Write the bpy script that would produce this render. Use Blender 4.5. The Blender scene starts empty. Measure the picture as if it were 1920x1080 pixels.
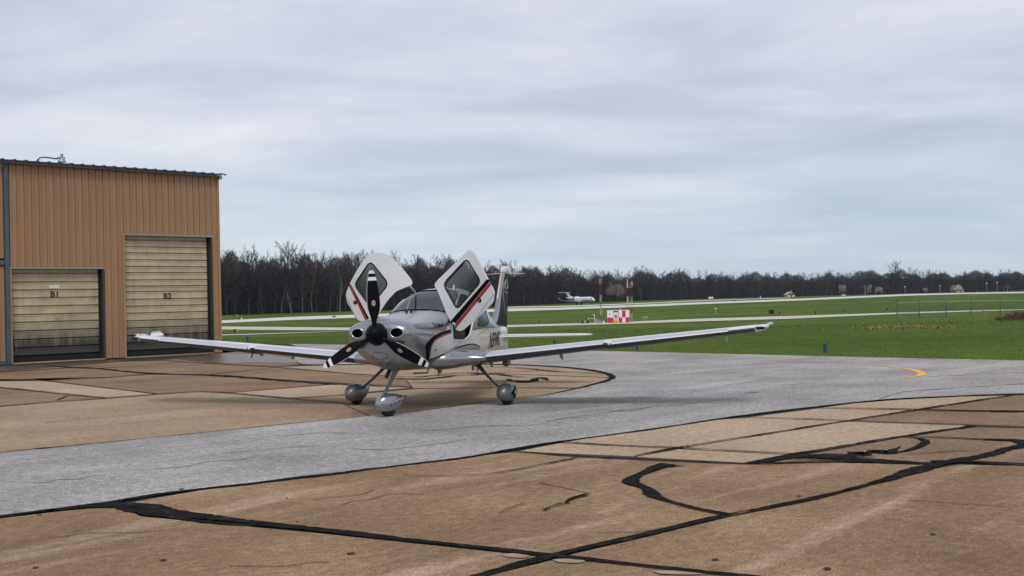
import bpy, bmesh, math, random
import numpy as np
from mathutils import Vector, Matrix
from mathutils.bvhtree import BVHTree

R = math.radians
SC = bpy.context.scene
COL = SC.collection
rng = np.random.default_rng(7)
random.seed(7)

# ------------------------------------------------------------------ camera
FPX, PITCH, ROLL, EYE = 2000.0, 0.014, 0.0244, 1.75
cam_d = bpy.data.cameras.new('camera')
cam_d.sensor_width = 36.0
cam_d.lens = 36.0 * FPX / 1920.0
cam_d.clip_start, cam_d.clip_end = 0.1, 6000
cam = bpy.data.objects.new('camera', cam_d)
COL.objects.link(cam)
SC.camera = cam
_f = Vector((0, math.cos(PITCH), math.sin(PITCH)))
_u0 = Vector((0, -math.sin(PITCH), math.cos(PITCH)))
_r0 = Vector((1, 0, 0))
# a level line climbs to the right in the picture: the camera is rolled clockwise
_r = _r0 * math.cos(ROLL) - _u0 * math.sin(ROLL)
_u = _r0 * math.sin(ROLL) + _u0 * math.cos(ROLL)
M = Matrix.Identity(4)
for i in range(3):
    M[i][0], M[i][1], M[i][2] = _r[i], _u[i], -_f[i]
M[2][3] = EYE
cam.matrix_world = M

# ------------------------------------------------------------------ world
SUN_EL, SUN_AZ = R(56), R(172)     # azimuth measured from +Y clockwise: behind the camera
world = bpy.data.worlds.new('World')
SC.world = world
world.use_nodes = True
nt = world.node_tree
for n in list(nt.nodes):
    nt.nodes.remove(n)
N, L = nt.nodes, nt.links
def wn(t, **k):
    n = N.new(t)
    for a, b in k.items():
        setattr(n, a, b)
    return n
out = wn('ShaderNodeOutputWorld')
bg_sky = wn('ShaderNodeBackground'); bg_cl = wn('ShaderNodeBackground')
mixs = wn('ShaderNodeMixShader')
sky = wn('ShaderNodeTexSky', sky_type='NISHITA', sun_disc=False)
sky.sun_elevation, sky.sun_rotation = SUN_EL, SUN_AZ
L.new(sky.outputs[0], bg_sky.inputs[0]); bg_sky.inputs[1].default_value = 0.10
tc = wn('ShaderNodeTexCoord')
sep = wn('ShaderNodeSeparateXYZ'); L.new(tc.outputs['Generated'], sep.inputs[0])
# overcast layer: a flat cloud deck seen in perspective
zc = wn('ShaderNodeMath', operation='MAXIMUM'); L.new(sep.outputs[2], zc.inputs[0]); zc.inputs[1].default_value = 0.0
za = wn('ShaderNodeMath', operation='ADD'); L.new(zc.outputs[0], za.inputs[0]); za.inputs[1].default_value = 0.10
dx = wn('ShaderNodeMath', operation='DIVIDE'); L.new(sep.outputs[0], dx.inputs[0]); L.new(za.outputs[0], dx.inputs[1])
dy = wn('ShaderNodeMath', operation='DIVIDE'); L.new(sep.outputs[1], dy.inputs[0]); L.new(za.outputs[0], dy.inputs[1])
cmb = wn('ShaderNodeCombineXYZ'); L.new(dx.outputs[0], cmb.inputs[0]); L.new(dy.outputs[0], cmb.inputs[1])
mp = wn('ShaderNodeMapping'); L.new(cmb.outputs[0], mp.inputs[0])
mp.inputs['Rotation'].default_value = (0, 0, R(14)); mp.inputs['Scale'].default_value = (0.62, .95, 1)
n1 = wn('ShaderNodeTexNoise'); L.new(mp.outputs[0], n1.inputs['Vector'])
n1.inputs['Scale'].default_value = 1.1; n1.inputs['Detail'].default_value = 9; n1.inputs['Roughness'].default_value = 0.56; n1.inputs['Distortion'].default_value = 0.35
n2 = wn('ShaderNodeTexNoise'); mp2 = wn('ShaderNodeMapping'); L.new(cmb.outputs[0], mp2.inputs[0])
mp2.inputs['Location'].default_value = (2.3, .7, 0); mp2.inputs['Scale'].default_value = (0.32, .62, 1); L.new(mp2.outputs[0], n2.inputs['Vector'])
n2.inputs['Scale'].default_value = .75; n2.inputs['Detail'].default_value = 3
nm = wn('ShaderNodeMixRGB'); nm.inputs[0].default_value = .48; L.new(n1.outputs[0], nm.inputs[1]); L.new(n2.outputs[0], nm.inputs[2])
cr = wn('ShaderNodeValToRGB'); L.new(nm.outputs[0], cr.inputs[0])
cr.color_ramp.elements[0].position = 0.37; cr.color_ramp.elements[0].color = (0.450, 0.505, 0.630, 1)
cr.color_ramp.elements[1].position = 0.62; cr.color_ramp.elements[1].color = (0.850, 0.860, 0.905, 1)
e = cr.color_ramp.elements.new(0.50); e.color = (0.630, 0.668, 0.775, 1)
# bluish, a little clearer towards the horizon
hr = wn('ShaderNodeValToRGB'); L.new(zc.outputs[0], hr.inputs[0])
hr.color_ramp.elements[0].position = 0.0; hr.color_ramp.elements[0].color = (0.80, 0.80, 0.80, 1)
hr.color_ramp.elements[1].position = 0.16; hr.color_ramp.elements[1].color = (0, 0, 0, 1)
hm = wn('ShaderNodeMixRGB'); L.new(hr.outputs[0], hm.inputs[0]); L.new(cr.outputs[0], hm.inputs[1])
hm.inputs[2].default_value = (0.600, 0.720, 0.800, 1)
L.new(hm.outputs[0], bg_cl.inputs[0]); bg_cl.inputs[1].default_value = 1.01
mixs.inputs[0].default_value = 0.9
L.new(bg_sky.outputs[0], mixs.inputs[1]); L.new(bg_cl.outputs[0], mixs.inputs[2])
L.new(mixs.outputs[0], out.inputs[0])

sun_d = bpy.data.lights.new('sun', 'SUN')
sun_d.energy = 1.5; sun_d.angle = R(20); sun_d.color = (1.0, 0.97, 0.92)
sun = bpy.data.objects.new('sun', sun_d); COL.objects.link(sun)
_sd = Vector((math.sin(SUN_AZ) * math.cos(SUN_EL), math.cos(SUN_AZ) * math.cos(SUN_EL), math.sin(SUN_EL)))
sun.rotation_euler = _sd.to_track_quat('Z', 'Y').to_euler()

vs = SC.view_settings
vs.view_transform = 'Standard'; vs.look = 'None'; vs.exposure = 0.0; vs.gamma = 1.0
vs.use_curve_mapping = False

# ------------------------------------------------------------------ helpers
def tag(o, label=None, cat=None, group=None, kind=None):
    if label: o['label'] = label
    if cat: o['category'] = cat
    if group: o['group'] = group
    if kind: o['kind'] = kind
    return o

def empty(name, loc=(0, 0, 0), rz=0.0, parent=None):
    o = bpy.data.objects.new(name, None)
    COL.objects.link(o)
    o.location = loc; o.rotation_euler = (0, 0, rz)
    o.empty_display_size = 0.2
    if parent: o.parent = parent
    return o

def link_mesh(name, me, mats=None, parent=None, smooth=False):
    o = bpy.data.objects.new(name, me)
    COL.objects.link(o)
    if mats is not None:
        for m in (mats if isinstance(mats, (list, tuple)) else [mats]):
            me.materials.append(m)
    if parent: o.parent = parent
    if smooth:
        me.polygons.foreach_set('use_smooth', [True] * len(me.polygons))
    return o

def from_bm(name, bm, mats=None, parent=None, smooth=False, sharp=None):
    me = bpy.data.meshes.new(name)
    bmesh.ops.recalc_face_normals(bm, faces=bm.faces)
    bm.to_mesh(me); bm.free()
    o = link_mesh(name, me, mats, parent, smooth)
    if sharp is not None and smooth:
        me.set_sharp_from_angle(angle=sharp)
    return o

def pyd(name, v, f, mats=None, parent=None, smooth=False):
    me = bpy.data.meshes.new(name)
    me.from_pydata([tuple(map(float, p)) for p in v], [], f)
    me.update()
    return link_mesh(name, me, mats, parent, smooth)

def tri_mesh(name, V, mats=None, parent=None, per=3):
    """V: (n,per,3) separate faces, fast."""
    n = len(V)
    me = bpy.data.meshes.new(name)
    me.vertices.add(n * per); me.vertices.foreach_set('co', V.reshape(-1).astype(np.float32))
    me.loops.add(n * per); me.loops.foreach_set('vertex_index', np.arange(n * per, dtype=np.int32))
    me.polygons.add(n)
    me.polygons.foreach_set('loop_start', np.arange(0, n * per, per, dtype=np.int32))
    me.update(calc_edges=True); me.validate()
    return link_mesh(name, me, mats, parent)

def box(bm, x0, x1, y0, y1, z0, z1, mat=None):
    vs_ = [bm.verts.new(p) for p in ((x0,y0,z0),(x1,y0,z0),(x1,y1,z0),(x0,y1,z0),(x0,y0,z1),(x1,y0,z1),(x1,y1,z1),(x0,y1,z1))]
    for q in ((0,3,2,1),(4,5,6,7),(0,1,5,4),(1,2,6,5),(2,3,7,6),(3,0,4,7)):
        f = bm.faces.new([vs_[i] for i in q])
        if mat is not None: f.material_index = mat
    return vs_

def box_obj(name, x0, x1, y0, y1, z0, z1, mat, parent=None, bevel=0.0):
    bm = bmesh.new(); box(bm, x0, x1, y0, y1, z0, z1)
    if bevel: bmesh.ops.bevel(bm, geom=bm.edges[:], offset=bevel, segments=2, affect='EDGES')
    return from_bm(name, bm, mat, parent)

def tube(bm, pts, rad, n=8, cap=True, mat=None):
    pts = [Vector(p) for p in pts]
    rad = [rad] * len(pts) if not isinstance(rad, (list, tuple)) else rad
    rings = []
    up = None
    for i, p in enumerate(pts):
        t = (pts[min(i + 1, len(pts) - 1)] - pts[max(i - 1, 0)]).normalized()
        if up is None:
            up = Vector((0, 0, 1)) if abs(t.z) < 0.9 else Vector((1, 0, 0))
        a = t.cross(up).normalized(); b = a.cross(t).normalized(); up = b
        rings.append([bm.verts.new(p + (a * math.cos(2*math.pi*k/n) + b * math.sin(2*math.pi*k/n)) * rad[i]) for k in range(n)])
    for r0, r1 in zip(rings, rings[1:]):
        for k in range(n):
            f = bm.faces.new((r0[k], r0[(k+1) % n], r1[(k+1) % n], r1[k]))
            if mat is not None: f.material_index = mat
    if cap:
        bm.faces.new(rings[0][::-1]); bm.faces.new(rings[-1])

def tube_obj(name, pts, rad, mat, parent=None, n=8, closed=False):
    bm = bmesh.new()
    if closed: pts = list(pts) + [pts[0]]
    tube(bm, pts, rad, n, cap=not closed)
    return from_bm(name, bm, mat, parent, smooth=True, sharp=R(50))

def loft(bm, rings, cap0=True, cap1=True, closed=True):
    vr = [[bm.verts.new(p) for p in r] for r in rings]
    n = len(vr[0])
    fs = []
    for a, b in zip(vr, vr[1:]):
        for k in range(n if closed else n - 1):
            fs.append(bm.faces.new((a[k], a[(k+1) % n], b[(k+1) % n], b[k])))
    if cap0: bm.faces.new(vr[0][::-1])
    if cap1: bm.faces.new(vr[-1])
    return vr

def in_poly(x, y, poly):
    c = False
    j = len(poly) - 1
    for i in range(len(poly)):
        xi, yi = poly[i]; xj, yj = poly[j]
        if (yi > y) != (yj > y) and x < (xj - xi) * (y - yi) / (yj - yi) + xi:
            c = not c
        j = i
    return c

def cut_poly(bm, poly, ax, cond):
    """slice the faces of bm along the outline poly, drawn in the two axes ax; cond(face centre) limits it"""
    i, j = ax
    for k in range(len(poly)):
        p, q = poly[k], poly[(k + 1) % len(poly)]
        x0, x1 = min(p[0], q[0]) - 1e-4, max(p[0], q[0]) + 1e-4
        y0, y1 = min(p[1], q[1]) - 1e-4, max(p[1], q[1]) + 1e-4
        fs = []
        for f in bm.faces:
            if not cond(f.calc_center_median()): continue
            cs = [v.co for v in f.verts]
            if max(c[i] for c in cs) < x0 or min(c[i] for c in cs) > x1: continue
            if max(c[j] for c in cs) < y0 or min(c[j] for c in cs) > y1: continue
            fs.append(f)
        if not fs: continue
        no = Vector((0, 0, 0)); no[i] = q[1] - p[1]; no[j] = -(q[0] - p[0])
        if no.length < 1e-7: continue
        co = Vector((0, 0, 0)); co[i] = p[0]; co[j] = p[1]
        g = set(fs)
        for f in fs:
            g.update(f.edges); g.update(f.verts)
        bmesh.ops.bisect_plane(bm, geom=list(g), plane_co=co, plane_no=no.normalized(), dist=1e-5)
    return [f for f in bm.faces if cond(f.calc_center_median()) and in_poly(f.calc_center_median()[i], f.calc_center_median()[j], poly)]

def round_poly(poly, r, seg=5):
    out_ = []
    n = len(poly)
    for k in range(n):
        a, b, c = Vector(poly[k-1]), Vector(poly[k]), Vector(poly[(k+1) % n])
        d0 = (a - b); d1 = (c - b)
        rr = min(r, d0.length * .45, d1.length * .45)
        p0 = b + d0.normalized() * rr; p1 = b + d1.normalized() * rr
        for s in range(seg + 1):
            t = s / seg
            out_.append(tuple(p0 * (1-t)**2 + b * 2*t*(1-t) + p1 * t*t))
    return out_

def split_faces(bm, faces, name, mats, parent, smooth=True):
    """move faces out into an object of their own"""
    new = bmesh.new(); vm = {}
    for f in faces:
        vs_ = []
        for v in f.verts:
            if v not in vm: vm[v] = new.verts.new(v.co)
            vs_.append(vm[v])
        try: new.faces.new(vs_)
        except ValueError: pass
    bmesh.ops.delete(bm, geom=faces, context='FACES')
    return from_bm(name, new, mats, parent, smooth=smooth)

def text_mesh(body, size):
    cu = bpy.data.curves.new('lettering', 'FONT'); cu.body = body; cu.size = size
    cu.offset = size * .022; cu.align_x = 'CENTER'; cu.align_y = 'CENTER'; cu.resolution_u = 3
    o = bpy.data.objects.new('lettering', cu); COL.objects.link(o)
    dg = bpy.context.evaluated_depsgraph_get()
    me = bpy.data.meshes.new_from_object(o.evaluated_get(dg))
    bpy.data.objects.remove(o); bpy.data.curves.remove(cu)
    me.materials.clear()
    return me

# ------------------------------------------------------------------ materials
def mat(name, color, rough=0.6, metal=0.0, var=0.0, scale=4.0, bump=0.0, bscale=40.0, coat=0.0, spec=None, coords='Object', stretch=None, color2=None):
    m = bpy.data.materials.new(name); m.use_nodes = True
    t = m.node_tree; b = t.nodes['Principled BSDF']
    b.inputs['Base Color'].default_value = (*color, 1); b.inputs['Roughness'].default_value = rough
    b.inputs['Metallic'].default_value = metal
    if coat: b.inputs['Coat Weight'].default_value = coat; b.inputs['Coat Roughness'].default_value = 0.08
    if spec is not None: b.inputs['Specular IOR Level'].default_value = spec
    if var or bump or color2:
        c = t.nodes.new('ShaderNodeTexCoord'); v = c.outputs[coords]
        if stretch:
            mpn = t.nodes.new('ShaderNodeMapping'); mpn.inputs['Scale'].default_value = stretch
            t.links.new(v, mpn.inputs[0]); v = mpn.outputs[0]
        if var or color2:
            n_ = t.nodes.new('ShaderNodeTexNoise'); n_.inputs['Scale'].default_value = scale; n_.inputs['Detail'].default_value = 6
            t.links.new(v, n_.inputs['Vector'])
            r_ = t.nodes.new('ShaderNodeValToRGB'); t.links.new(n_.outputs[0], r_.inputs[0])
            r_.color_ramp.elements[0].position = .3; r_.color_ramp.elements[1].position = .7
            c0 = color2 or tuple(x * (1 - var) for x in color)
            c1 = color if color2 else tuple(min(1, x * (1 + var)) for x in color)
            r_.color_ramp.elements[0].color = (*c0, 1); r_.color_ramp.elements[1].color = (*c1, 1)
            t.links.new(r_.outputs[0], b.inputs['Base Color'])
        if bump:
            nb_ = t.nodes.new('ShaderNodeTexNoise'); nb_.inputs['Scale'].default_value = bscale; nb_.inputs['Detail'].default_value = 5
            t.links.new(v, nb_.inputs['Vector'])
            bb = t.nodes.new('ShaderNodeBump'); bb.inputs['Strength'].default_value = bump; bb.inputs['Distance'].default_value = .02
            t.links.new(nb_.outputs[0], bb.inputs['Height']); t.links.new(bb.outputs[0], b.inputs['Normal'])
    return m

def ground_mat(name, base, dark, light, grain=(0.8, 1.2), gscale=55.0, rot=0.0, streak=0.5, rough=.9, bump=.35, coarse=.22):
    """paving: big stains, long wheel streaks, fine aggregate"""
    m = bpy.data.materials.new(name); m.use_nodes = True
    t = m.node_tree; b = t.nodes['Principled BSDF']; nd, lk = t.nodes, t.links
    b.inputs['Roughness'].default_value = rough
    b.inputs['Specular IOR Level'].default_value = .06
    g = nd.new('ShaderNodeNewGeometry')
    def noise(scale, stretch=(1, 1, 1), rz=0.0, detail=5, rgh=.55, dist=0.0):
        mpn = nd.new('ShaderNodeMapping'); mpn.vector_type = 'TEXTURE'; mpn.inputs['Scale'].default_value = tuple(1 / q for q in stretch); mpn.inputs['Rotation'].default_value = (0, 0, rz)
        lk.new(g.outputs['Position'], mpn.inputs[0])
        n_ = nd.new('ShaderNodeTexNoise'); n_.inputs['Scale'].default_value = scale; n_.inputs['Detail'].default_value = detail
        n_.inputs['Roughness'].default_value = rgh; n_.inputs['Distortion'].default_value = dist
        lk.new(mpn.outputs[0], n_.inputs['Vector']); return n_.outputs[0]
    def ramp(v, p0, p1, c0=(0, 0, 0, 1), c1=(1, 1, 1, 1)):
        r_ = nd.new('ShaderNodeValToRGB'); lk.new(v, r_.inputs[0])
        r_.color_ramp.elements[0].position = p0; r_.color_ramp.elements[1].position = p1
        r_.color_ramp.elements[0].color = c0; r_.color_ramp.elements[1].color = c1
        return r_.outputs[0]
    def mix(f, a, c, mode='MIX', fac=None):
        x = nd.new('ShaderNodeMixRGB'); x.blend_type = mode
        if fac is not None: x.inputs[0].default_value = fac
        else: lk.new(f, x.inputs[0])
        for k, q in ((1, a), (2, c)):
            if isinstance(q, tuple): x.inputs[k].default_value = (*q[:3], 1)
            else: lk.new(q, x.inputs[k])
        return x.outputs[0]
    c = mix(ramp(noise(.45, detail=6), .35, .68), base, dark)
    s = ramp(noise(1.1, (1.0, .13, 1), rot, 8, .66, .5), .53, .74)
    s2 = nd.new('ShaderNodeMath'); s2.operation = 'MULTIPLY'; s2.inputs[1].default_value = streak
    lk.new(s, s2.inputs[0])
    c = mix(s2.outputs[0], c, light)
    sd = ramp(noise(2.6, (1.0, .12, 1), rot, 8, .72, .3), .48, .74)
    sd2 = nd.new('ShaderNodeMath'); sd2.operation = 'MULTIPLY'; sd2.inputs[1].default_value = .6
    lk.new(sd, sd2.inputs[0])
    c = mix(sd2.outputs[0], c, dark)
    gr = noise(gscale, detail=5, rgh=.8)
    gv = ramp(gr, .3, .7, (grain[0],) * 3 + (1,), (grain[1],) * 3 + (1,))
    c = mix(None, c, gv, 'MULTIPLY', 1.0)
    g2 = ramp(noise(9.0, detail=4, rgh=.7), .32, .68, (.86,) * 3 + (1,), (1.12,) * 3 + (1,))
    c = mix(None, c, g2, 'MULTIPLY', 1.0)
    gc = noise(16.0, (1.0, .55, 1), rot, 4, .75)
    k_ = coarse
    c = mix(None, c, ramp(gc, .34, .66, (1 - k_,) * 3 + (1,), (1 + k_,) * 3 + (1,)), 'MULTIPLY', 1.0)
    fl = noise(6.5, (1.0, .22, 1), rot, 7, .8)
    c = mix(None, c, ramp(fl, .60, .68, (1, 1, 1, 1), (1 - k_ * 1.1,) * 3 + (1,)), 'MULTIPLY', 1.0)
    lk.new(c, b.inputs['Base Color'])
    bb = nd.new('ShaderNodeBump'); bb.inputs['Strength'].default_value = bump; bb.inputs['Distance'].default_value = .006
    lk.new(gr, bb.inputs['Height']); lk.new(bb.outputs[0], b.inputs['Normal'])
    return m

STREAK = R(-45)
m_conc = ground_mat('tan_concrete', (.325, .216, .126), (.188, .118, .065), (.545, .405, .285), grain=(.30, 1.75), rot=STREAK, streak=.9)
m_conc2 = ground_mat('brown_concrete', (.290, .195, .122), (.195, .127, .078), (.41, .29, .195), grain=(.45, 1.55), rot=STREAK, streak=.6)
m_pale = ground_mat('pale_concrete', (.460, .350, .240), (.370, .272, .180), (.55, .43, .31), grain=(.82, 1.18), rot=STREAK, streak=.4)
m_mid = ground_mat('light_concrete', (.400, .298, .200), (.300, .214, .138), (.51, .40, .285), grain=(.70, 1.3), rot=STREAK, streak=.5)
m_asph = ground_mat('grey_asphalt', (.400, .374, .358), (.250, .234, .224), (.505, .478, .460), grain=(.35, 1.65), gscale=42, rot=STREAK, streak=.7, bump=.6, coarse=.26)
m_tar = mat('tar', (.011, .011, .012), .95, spec=.03)
t = m_tar.node_tree; b = t.nodes['Principled BSDF']; g = t.nodes.new('ShaderNodeNewGeometry')
n_ = t.nodes.new('ShaderNodeTexNoise'); n_.inputs['Scale'].default_value = 5.5; n_.inputs['Detail'].default_value = 8; n_.inputs['Roughness'].default_value = .7
t.links.new(g.outputs['Position'], n_.inputs['Vector'])
r_ = t.nodes.new('ShaderNodeValToRGB'); t.links.new(n_.outputs[0], r_.inputs[0])
for p_, c_ in ((.36, (.008, .008, .009, 1)), (.58, (.020, .019, .019, 1)), (.655, (.045, .040, .036, 1)), (.70, (.17, .125, .085, 1))):
    e_ = r_.color_ramp.elements.new(p_); e_.color = c_
r_.color_ramp.elements.remove(r_.color_ramp.elements[0]); r_.color_ramp.elements.remove(r_.color_ramp.elements[-1])
t.links.new(r_.outputs[0], b.inputs['Base Color'])
bb = t.nodes.new('ShaderNodeBump'); bb.inputs['Strength'].default_value = .6; bb.inputs['Distance'].default_value = .02
t.links.new(n_.outputs[0], bb.inputs['Height']); t.links.new(bb.outputs[0], b.inputs['Normal'])
m_joint = mat('joint_filler', (.02, .018, .017), .9)
m_strip = ground_mat('runway_concrete', (.66, .64, .60), (.58, .55, .50), (.74, .72, .68), grain=(.97, 1.03), gscale=2, streak=.3, bump=0, coarse=.03)
m_strip2 = ground_mat('taxiway_concrete', (.60, .555, .49), (.50, .46, .41), (.68, .64, .58), grain=(.97, 1.03), gscale=2, streak=.3, bump=0, coarse=.03)
m_yellow = mat('worn_yellow_paint', (.78, .40, .035), .7, var=.15, scale=8)
m_yellow2 = mat('faded_yellow_paint', (.53, .385, .215), .8, var=.15, scale=6)
m_wet = mat('wet_stain', (.085, .060, .047), .35, var=.3, scale=1.2)

m_silver = mat('silver_paint', (.345, .35, .365), .24, .85, coat=.25, var=.03, scale=3)
m_gun = mat('dark_silver_paint', (.17, .173, .18), .40, .5, coat=.15, var=.05, scale=3)
m_white = mat('white_paint', (.68, .68, .69), .28, coat=.4, var=.025, scale=2)
m_char = mat('charcoal_paint', (.018, .023, .027), .4, spec=.06)
m_under = mat('wing_underside_shade', (.060, .062, .066), .42, .1, var=.05, scale=2, spec=.25)  # shade under the wing, put into the colour as a dark tone
m_black = mat('black_paint', (.005, .006, .008), .5, spec=.03)
m_red = mat('red_paint', (.30, .018, .022), .3, coat=.4)
m_prop = mat('propeller_black', (.005, .0055, .008), .45, spec=.08)
m_chrome = mat('bare_metal', (.62, .62, .63), .25, 1.0)
m_deice = mat('deice_panel_metal', (.62, .61, .64), .48, .6)
m_tan = mat('bronze_deice_panel', (.42, .34, .27), .4, .6)
m_rub = mat('tyre_rubber', (.013, .013, .013), .75, bump=.2, bscale=30)
m_dkgrey = mat('dark_grey_metal', (.09, .09, .095), .5, .2)
m_int = mat('cabin_leather', (.035, .034, .034), .6)
m_cream = mat('cream_paint', (.70, .675, .62), .3, coat=.4, var=.03, scale=2)

def glass(name, tint, rough=.02, refl=.06):
    m = bpy.data.materials.new(name); m.use_nodes = True
    t = m.node_tree; t.nodes.remove(t.nodes['Principled BSDF'])
    o = t.nodes['Material Output']
    tr = t.nodes.new('ShaderNodeBsdfTransparent'); tr.inputs[0].default_value = (*tint, 1)
    gl = t.nodes.new('ShaderNodeBsdfGlossy'); gl.inputs['Roughness'].default_value = rough
    fr = t.nodes.new('ShaderNodeFresnel'); fr.inputs[0].default_value = 1.5
    mx = t.nodes.new('ShaderNodeMixShader')
    mxx = t.nodes.new('ShaderNodeMath'); mxx.operation = 'MAXIMUM'; mxx.inputs[1].default_value = refl; t.links.new(fr.outputs[0], mxx.inputs[0])
    t.links.new(mxx.outputs[0], mx.inputs[0]); t.links.new(tr.outputs[0], mx.inputs[1]); t.links.new(gl.outputs[0], mx.inputs[2])
    t.links.new(mx.outputs[0], o.inputs[0])
    return m
m_glass = glass('tinted_glass', (.44, .46, .47), .05, .20)
m_glassd = glass('dark_tinted_glass', (.34, .37, .36), .22, .17)

# fuselage paint shows a dark cabin lining from inside
def two_sided(src, name, inner):
    m = src.copy(); m.name = name
    t = m.node_tree; o = t.nodes['Material Output']; b = t.nodes['Principled BSDF']
    g = t.nodes.new('ShaderNodeNewGeometry'); i = t.nodes.new('ShaderNodeBsdfDiffuse'); i.inputs[0].default_value = (*inner, 1)
    mx = t.nodes.new('ShaderNodeMixShader')
    t.links.new(g.outputs['Backfacing'], mx.inputs[0]); t.links.new(b.outputs[0], mx.inputs[1]); t.links.new(i.outputs[0], mx.inputs[2])
    t.links.new(mx.outputs[0], o.inputs[0])
    return m
LIN = (.16, .155, .15)
f_silver, f_white, f_black, f_red, f_gun, f_cream = [two_sided(a, a.name + '_shell', LIN) for a in (m_silver, m_white, m_black, m_red, m_gun, m_cream)]

# ------------------------------------------------------------------ terrain
_kd = np.array([-400, 0, 54, 60, 75, 100, 150, 230, 300, 340, 390, 430, 500, 600, 700, 900, 2600.])
_kz = np.array([-.03, -.03, -.03, -.09, -.42, -1.0, -2.2, -3.1, -2.4, -1.55, -.25, 0.0, 0.05, 1.0, 1.35, 1.75, 2.0])
_td = np.arange(-400, 2600, 1.0); _tz = np.interp(_td, _kd, _kz)
_k = np.hanning(17); _k /= _k.sum()
_ts = np.convolve(np.pad(_tz, 8, mode='edge'), _k, mode='valid')
_ts = np.where(_td < 46, -.03, _ts)
def terr(x, y):
    z = np.interp(y, _td, _ts)
    s = np.clip((np.asarray(x) - 24) / 22, 0, 1); s = s * s * (3 - 2 * s)
    far = np.clip((430 - np.asarray(y)) / 150, 0, 1)
    return np.where(z < -.03, (z + .03) * (1 - .3 * s * far) - .03, z)
def ray(u, v):
    xi, yi = u - 960, 540 - v
    c_, s_ = math.cos(ROLL), math.sin(ROLL)
    x = xi * c_ + yi * s_; y = -xi * s_ + yi * c_
    c_, s_ = math.cos(PITCH), math.sin(PITCH)
    return np.array([x, FPX * c_ - y * s_, FPX * s_ + y * c_]) / FPX
def G(u, v, z=0.0):
    """where the sight line through a spot of the photograph meets the flat pavement"""
    d = ray(u, v); t = (z - EYE) / d[2]
    return np.array([d[0] * t, d[1] * t, z])
def T(u, v, lift=0.0):
    """the same on the rolling field"""
    d = ray(u, v)
    ts = np.concatenate([np.arange(10, 120, .5), np.arange(120, 1500, 1.0)])
    h = EYE + d[2] * ts - terr(d[0] * ts, d[1] * ts)
    k = np.argmax(h < 0) if (h < 0).any() else len(ts) - 1
    if k > 0 and h[k] < 0:
        t = ts[k-1] + (ts[k] - ts[k-1]) * h[k-1] / (h[k-1] - h[k])
    else: t = ts[k]
    p = d * t
    return np.array([p[0], p[1], float(terr(p[0], p[1])) + lift])
def D(u, dist, lift=0.0):
    """on the field, in that direction and at that distance"""
    d = ray(u, 562); t = dist / d[1]
    return np.array([d[0] * t, dist, float(terr(d[0] * t, dist)) + lift])

# ground sheet
m_ground = bpy.data.materials.new('grass_field'); m_ground.use_nodes = True
t = m_ground.node_tree; b = t.nodes['Principled BSDF']; nd, lk = t.nodes, t.links
b.inputs['Roughness'].default_value = .95; b.inputs['Specular IOR Level'].default_value = .1
g = nd.new('ShaderNodeNewGeometry')
def gnoise(scale, st=(1, 1, 1), detail=6, rgh=.6):
    mpn = nd.new('ShaderNodeMapping'); mpn.inputs['Scale'].default_value = st; lk.new(g.outputs['Position'], mpn.inputs[0])
    n_ = nd.new('ShaderNodeTexNoise'); n_.inputs['Scale'].default_value = scale; n_.inputs['Detail'].default_value = detail; n_.inputs['Roughness'].default_value = rgh
    lk.new(mpn.outputs[0], n_.inputs['Vector']); return n_.outputs[0]
def gramp(v, stops):
    r_ = nd.new('ShaderNodeValToRGB'); lk.new(v, r_.inputs[0])
    while len(r_.color_ramp.elements) < len(stops): r_.color_ramp.elements.new(.5)
    for e_, (p, c) in zip(r_.color_ramp.elements, stops): e_.position = p; e_.color = (*c, 1)
    return r_.outputs[0]
c1 = gramp(gnoise(.035, (1, 1, 1), 5), [(.30, (.054, .092, .011)), (.52, (.080, .122, .014)), (.72, (.122, .146, .022))])
c2 = gramp(gnoise(.9, (1, 1, 1), 6, .7), [(.3, (.72, .72, .72)), (.7, (1.25, 1.25, 1.22))])
mm = nd.new('ShaderNodeMixRGB'); mm.blend_type = 'MULTIPLY'; mm.inputs[0].default_value = 1
lk.new(c1, mm.inputs[1]); lk.new(c2, mm.inputs[2])
# mowing bands
c3 = gramp(gnoise(.055, (.25, 1, 1), 3), [(.4, (.85, .85, .85)), (.6, (1.12, 1.12, 1.12))])
m3 = nd.new('ShaderNodeMixRGB'); m3.blend_type = 'MULTIPLY'; m3.inputs[0].default_value = 1
lk.new(mm.outputs[0], m3.inputs[1]); lk.new(c3, m3.inputs[2])
# dead straw patches
pf = gramp(gnoise(.05, (.35, 1.4, 1), 5), [(.66, (0, 0, 0)), (.74, (.7, .7, .7))])
m4 = nd.new('ShaderNodeMixRGB'); lk.new(pf, m4.inputs[0]); lk.new(m3.outputs[0], m4.inputs[1]); m4.inputs[2].default_value = (.15, .125, .045, 1)
lk.new(m4.outputs[0], b.inputs['Base Color'])
bb = nd.new('ShaderNodeBump'); bb.inputs['Strength'].default_value = .8; bb.inputs['Distance'].default_value = .12
lk.new(gnoise(5, (1, 1, 1), 5, .7), bb.inputs['Height']); lk.new(bb.outputs[0], b.inputs['Normal'])

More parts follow.
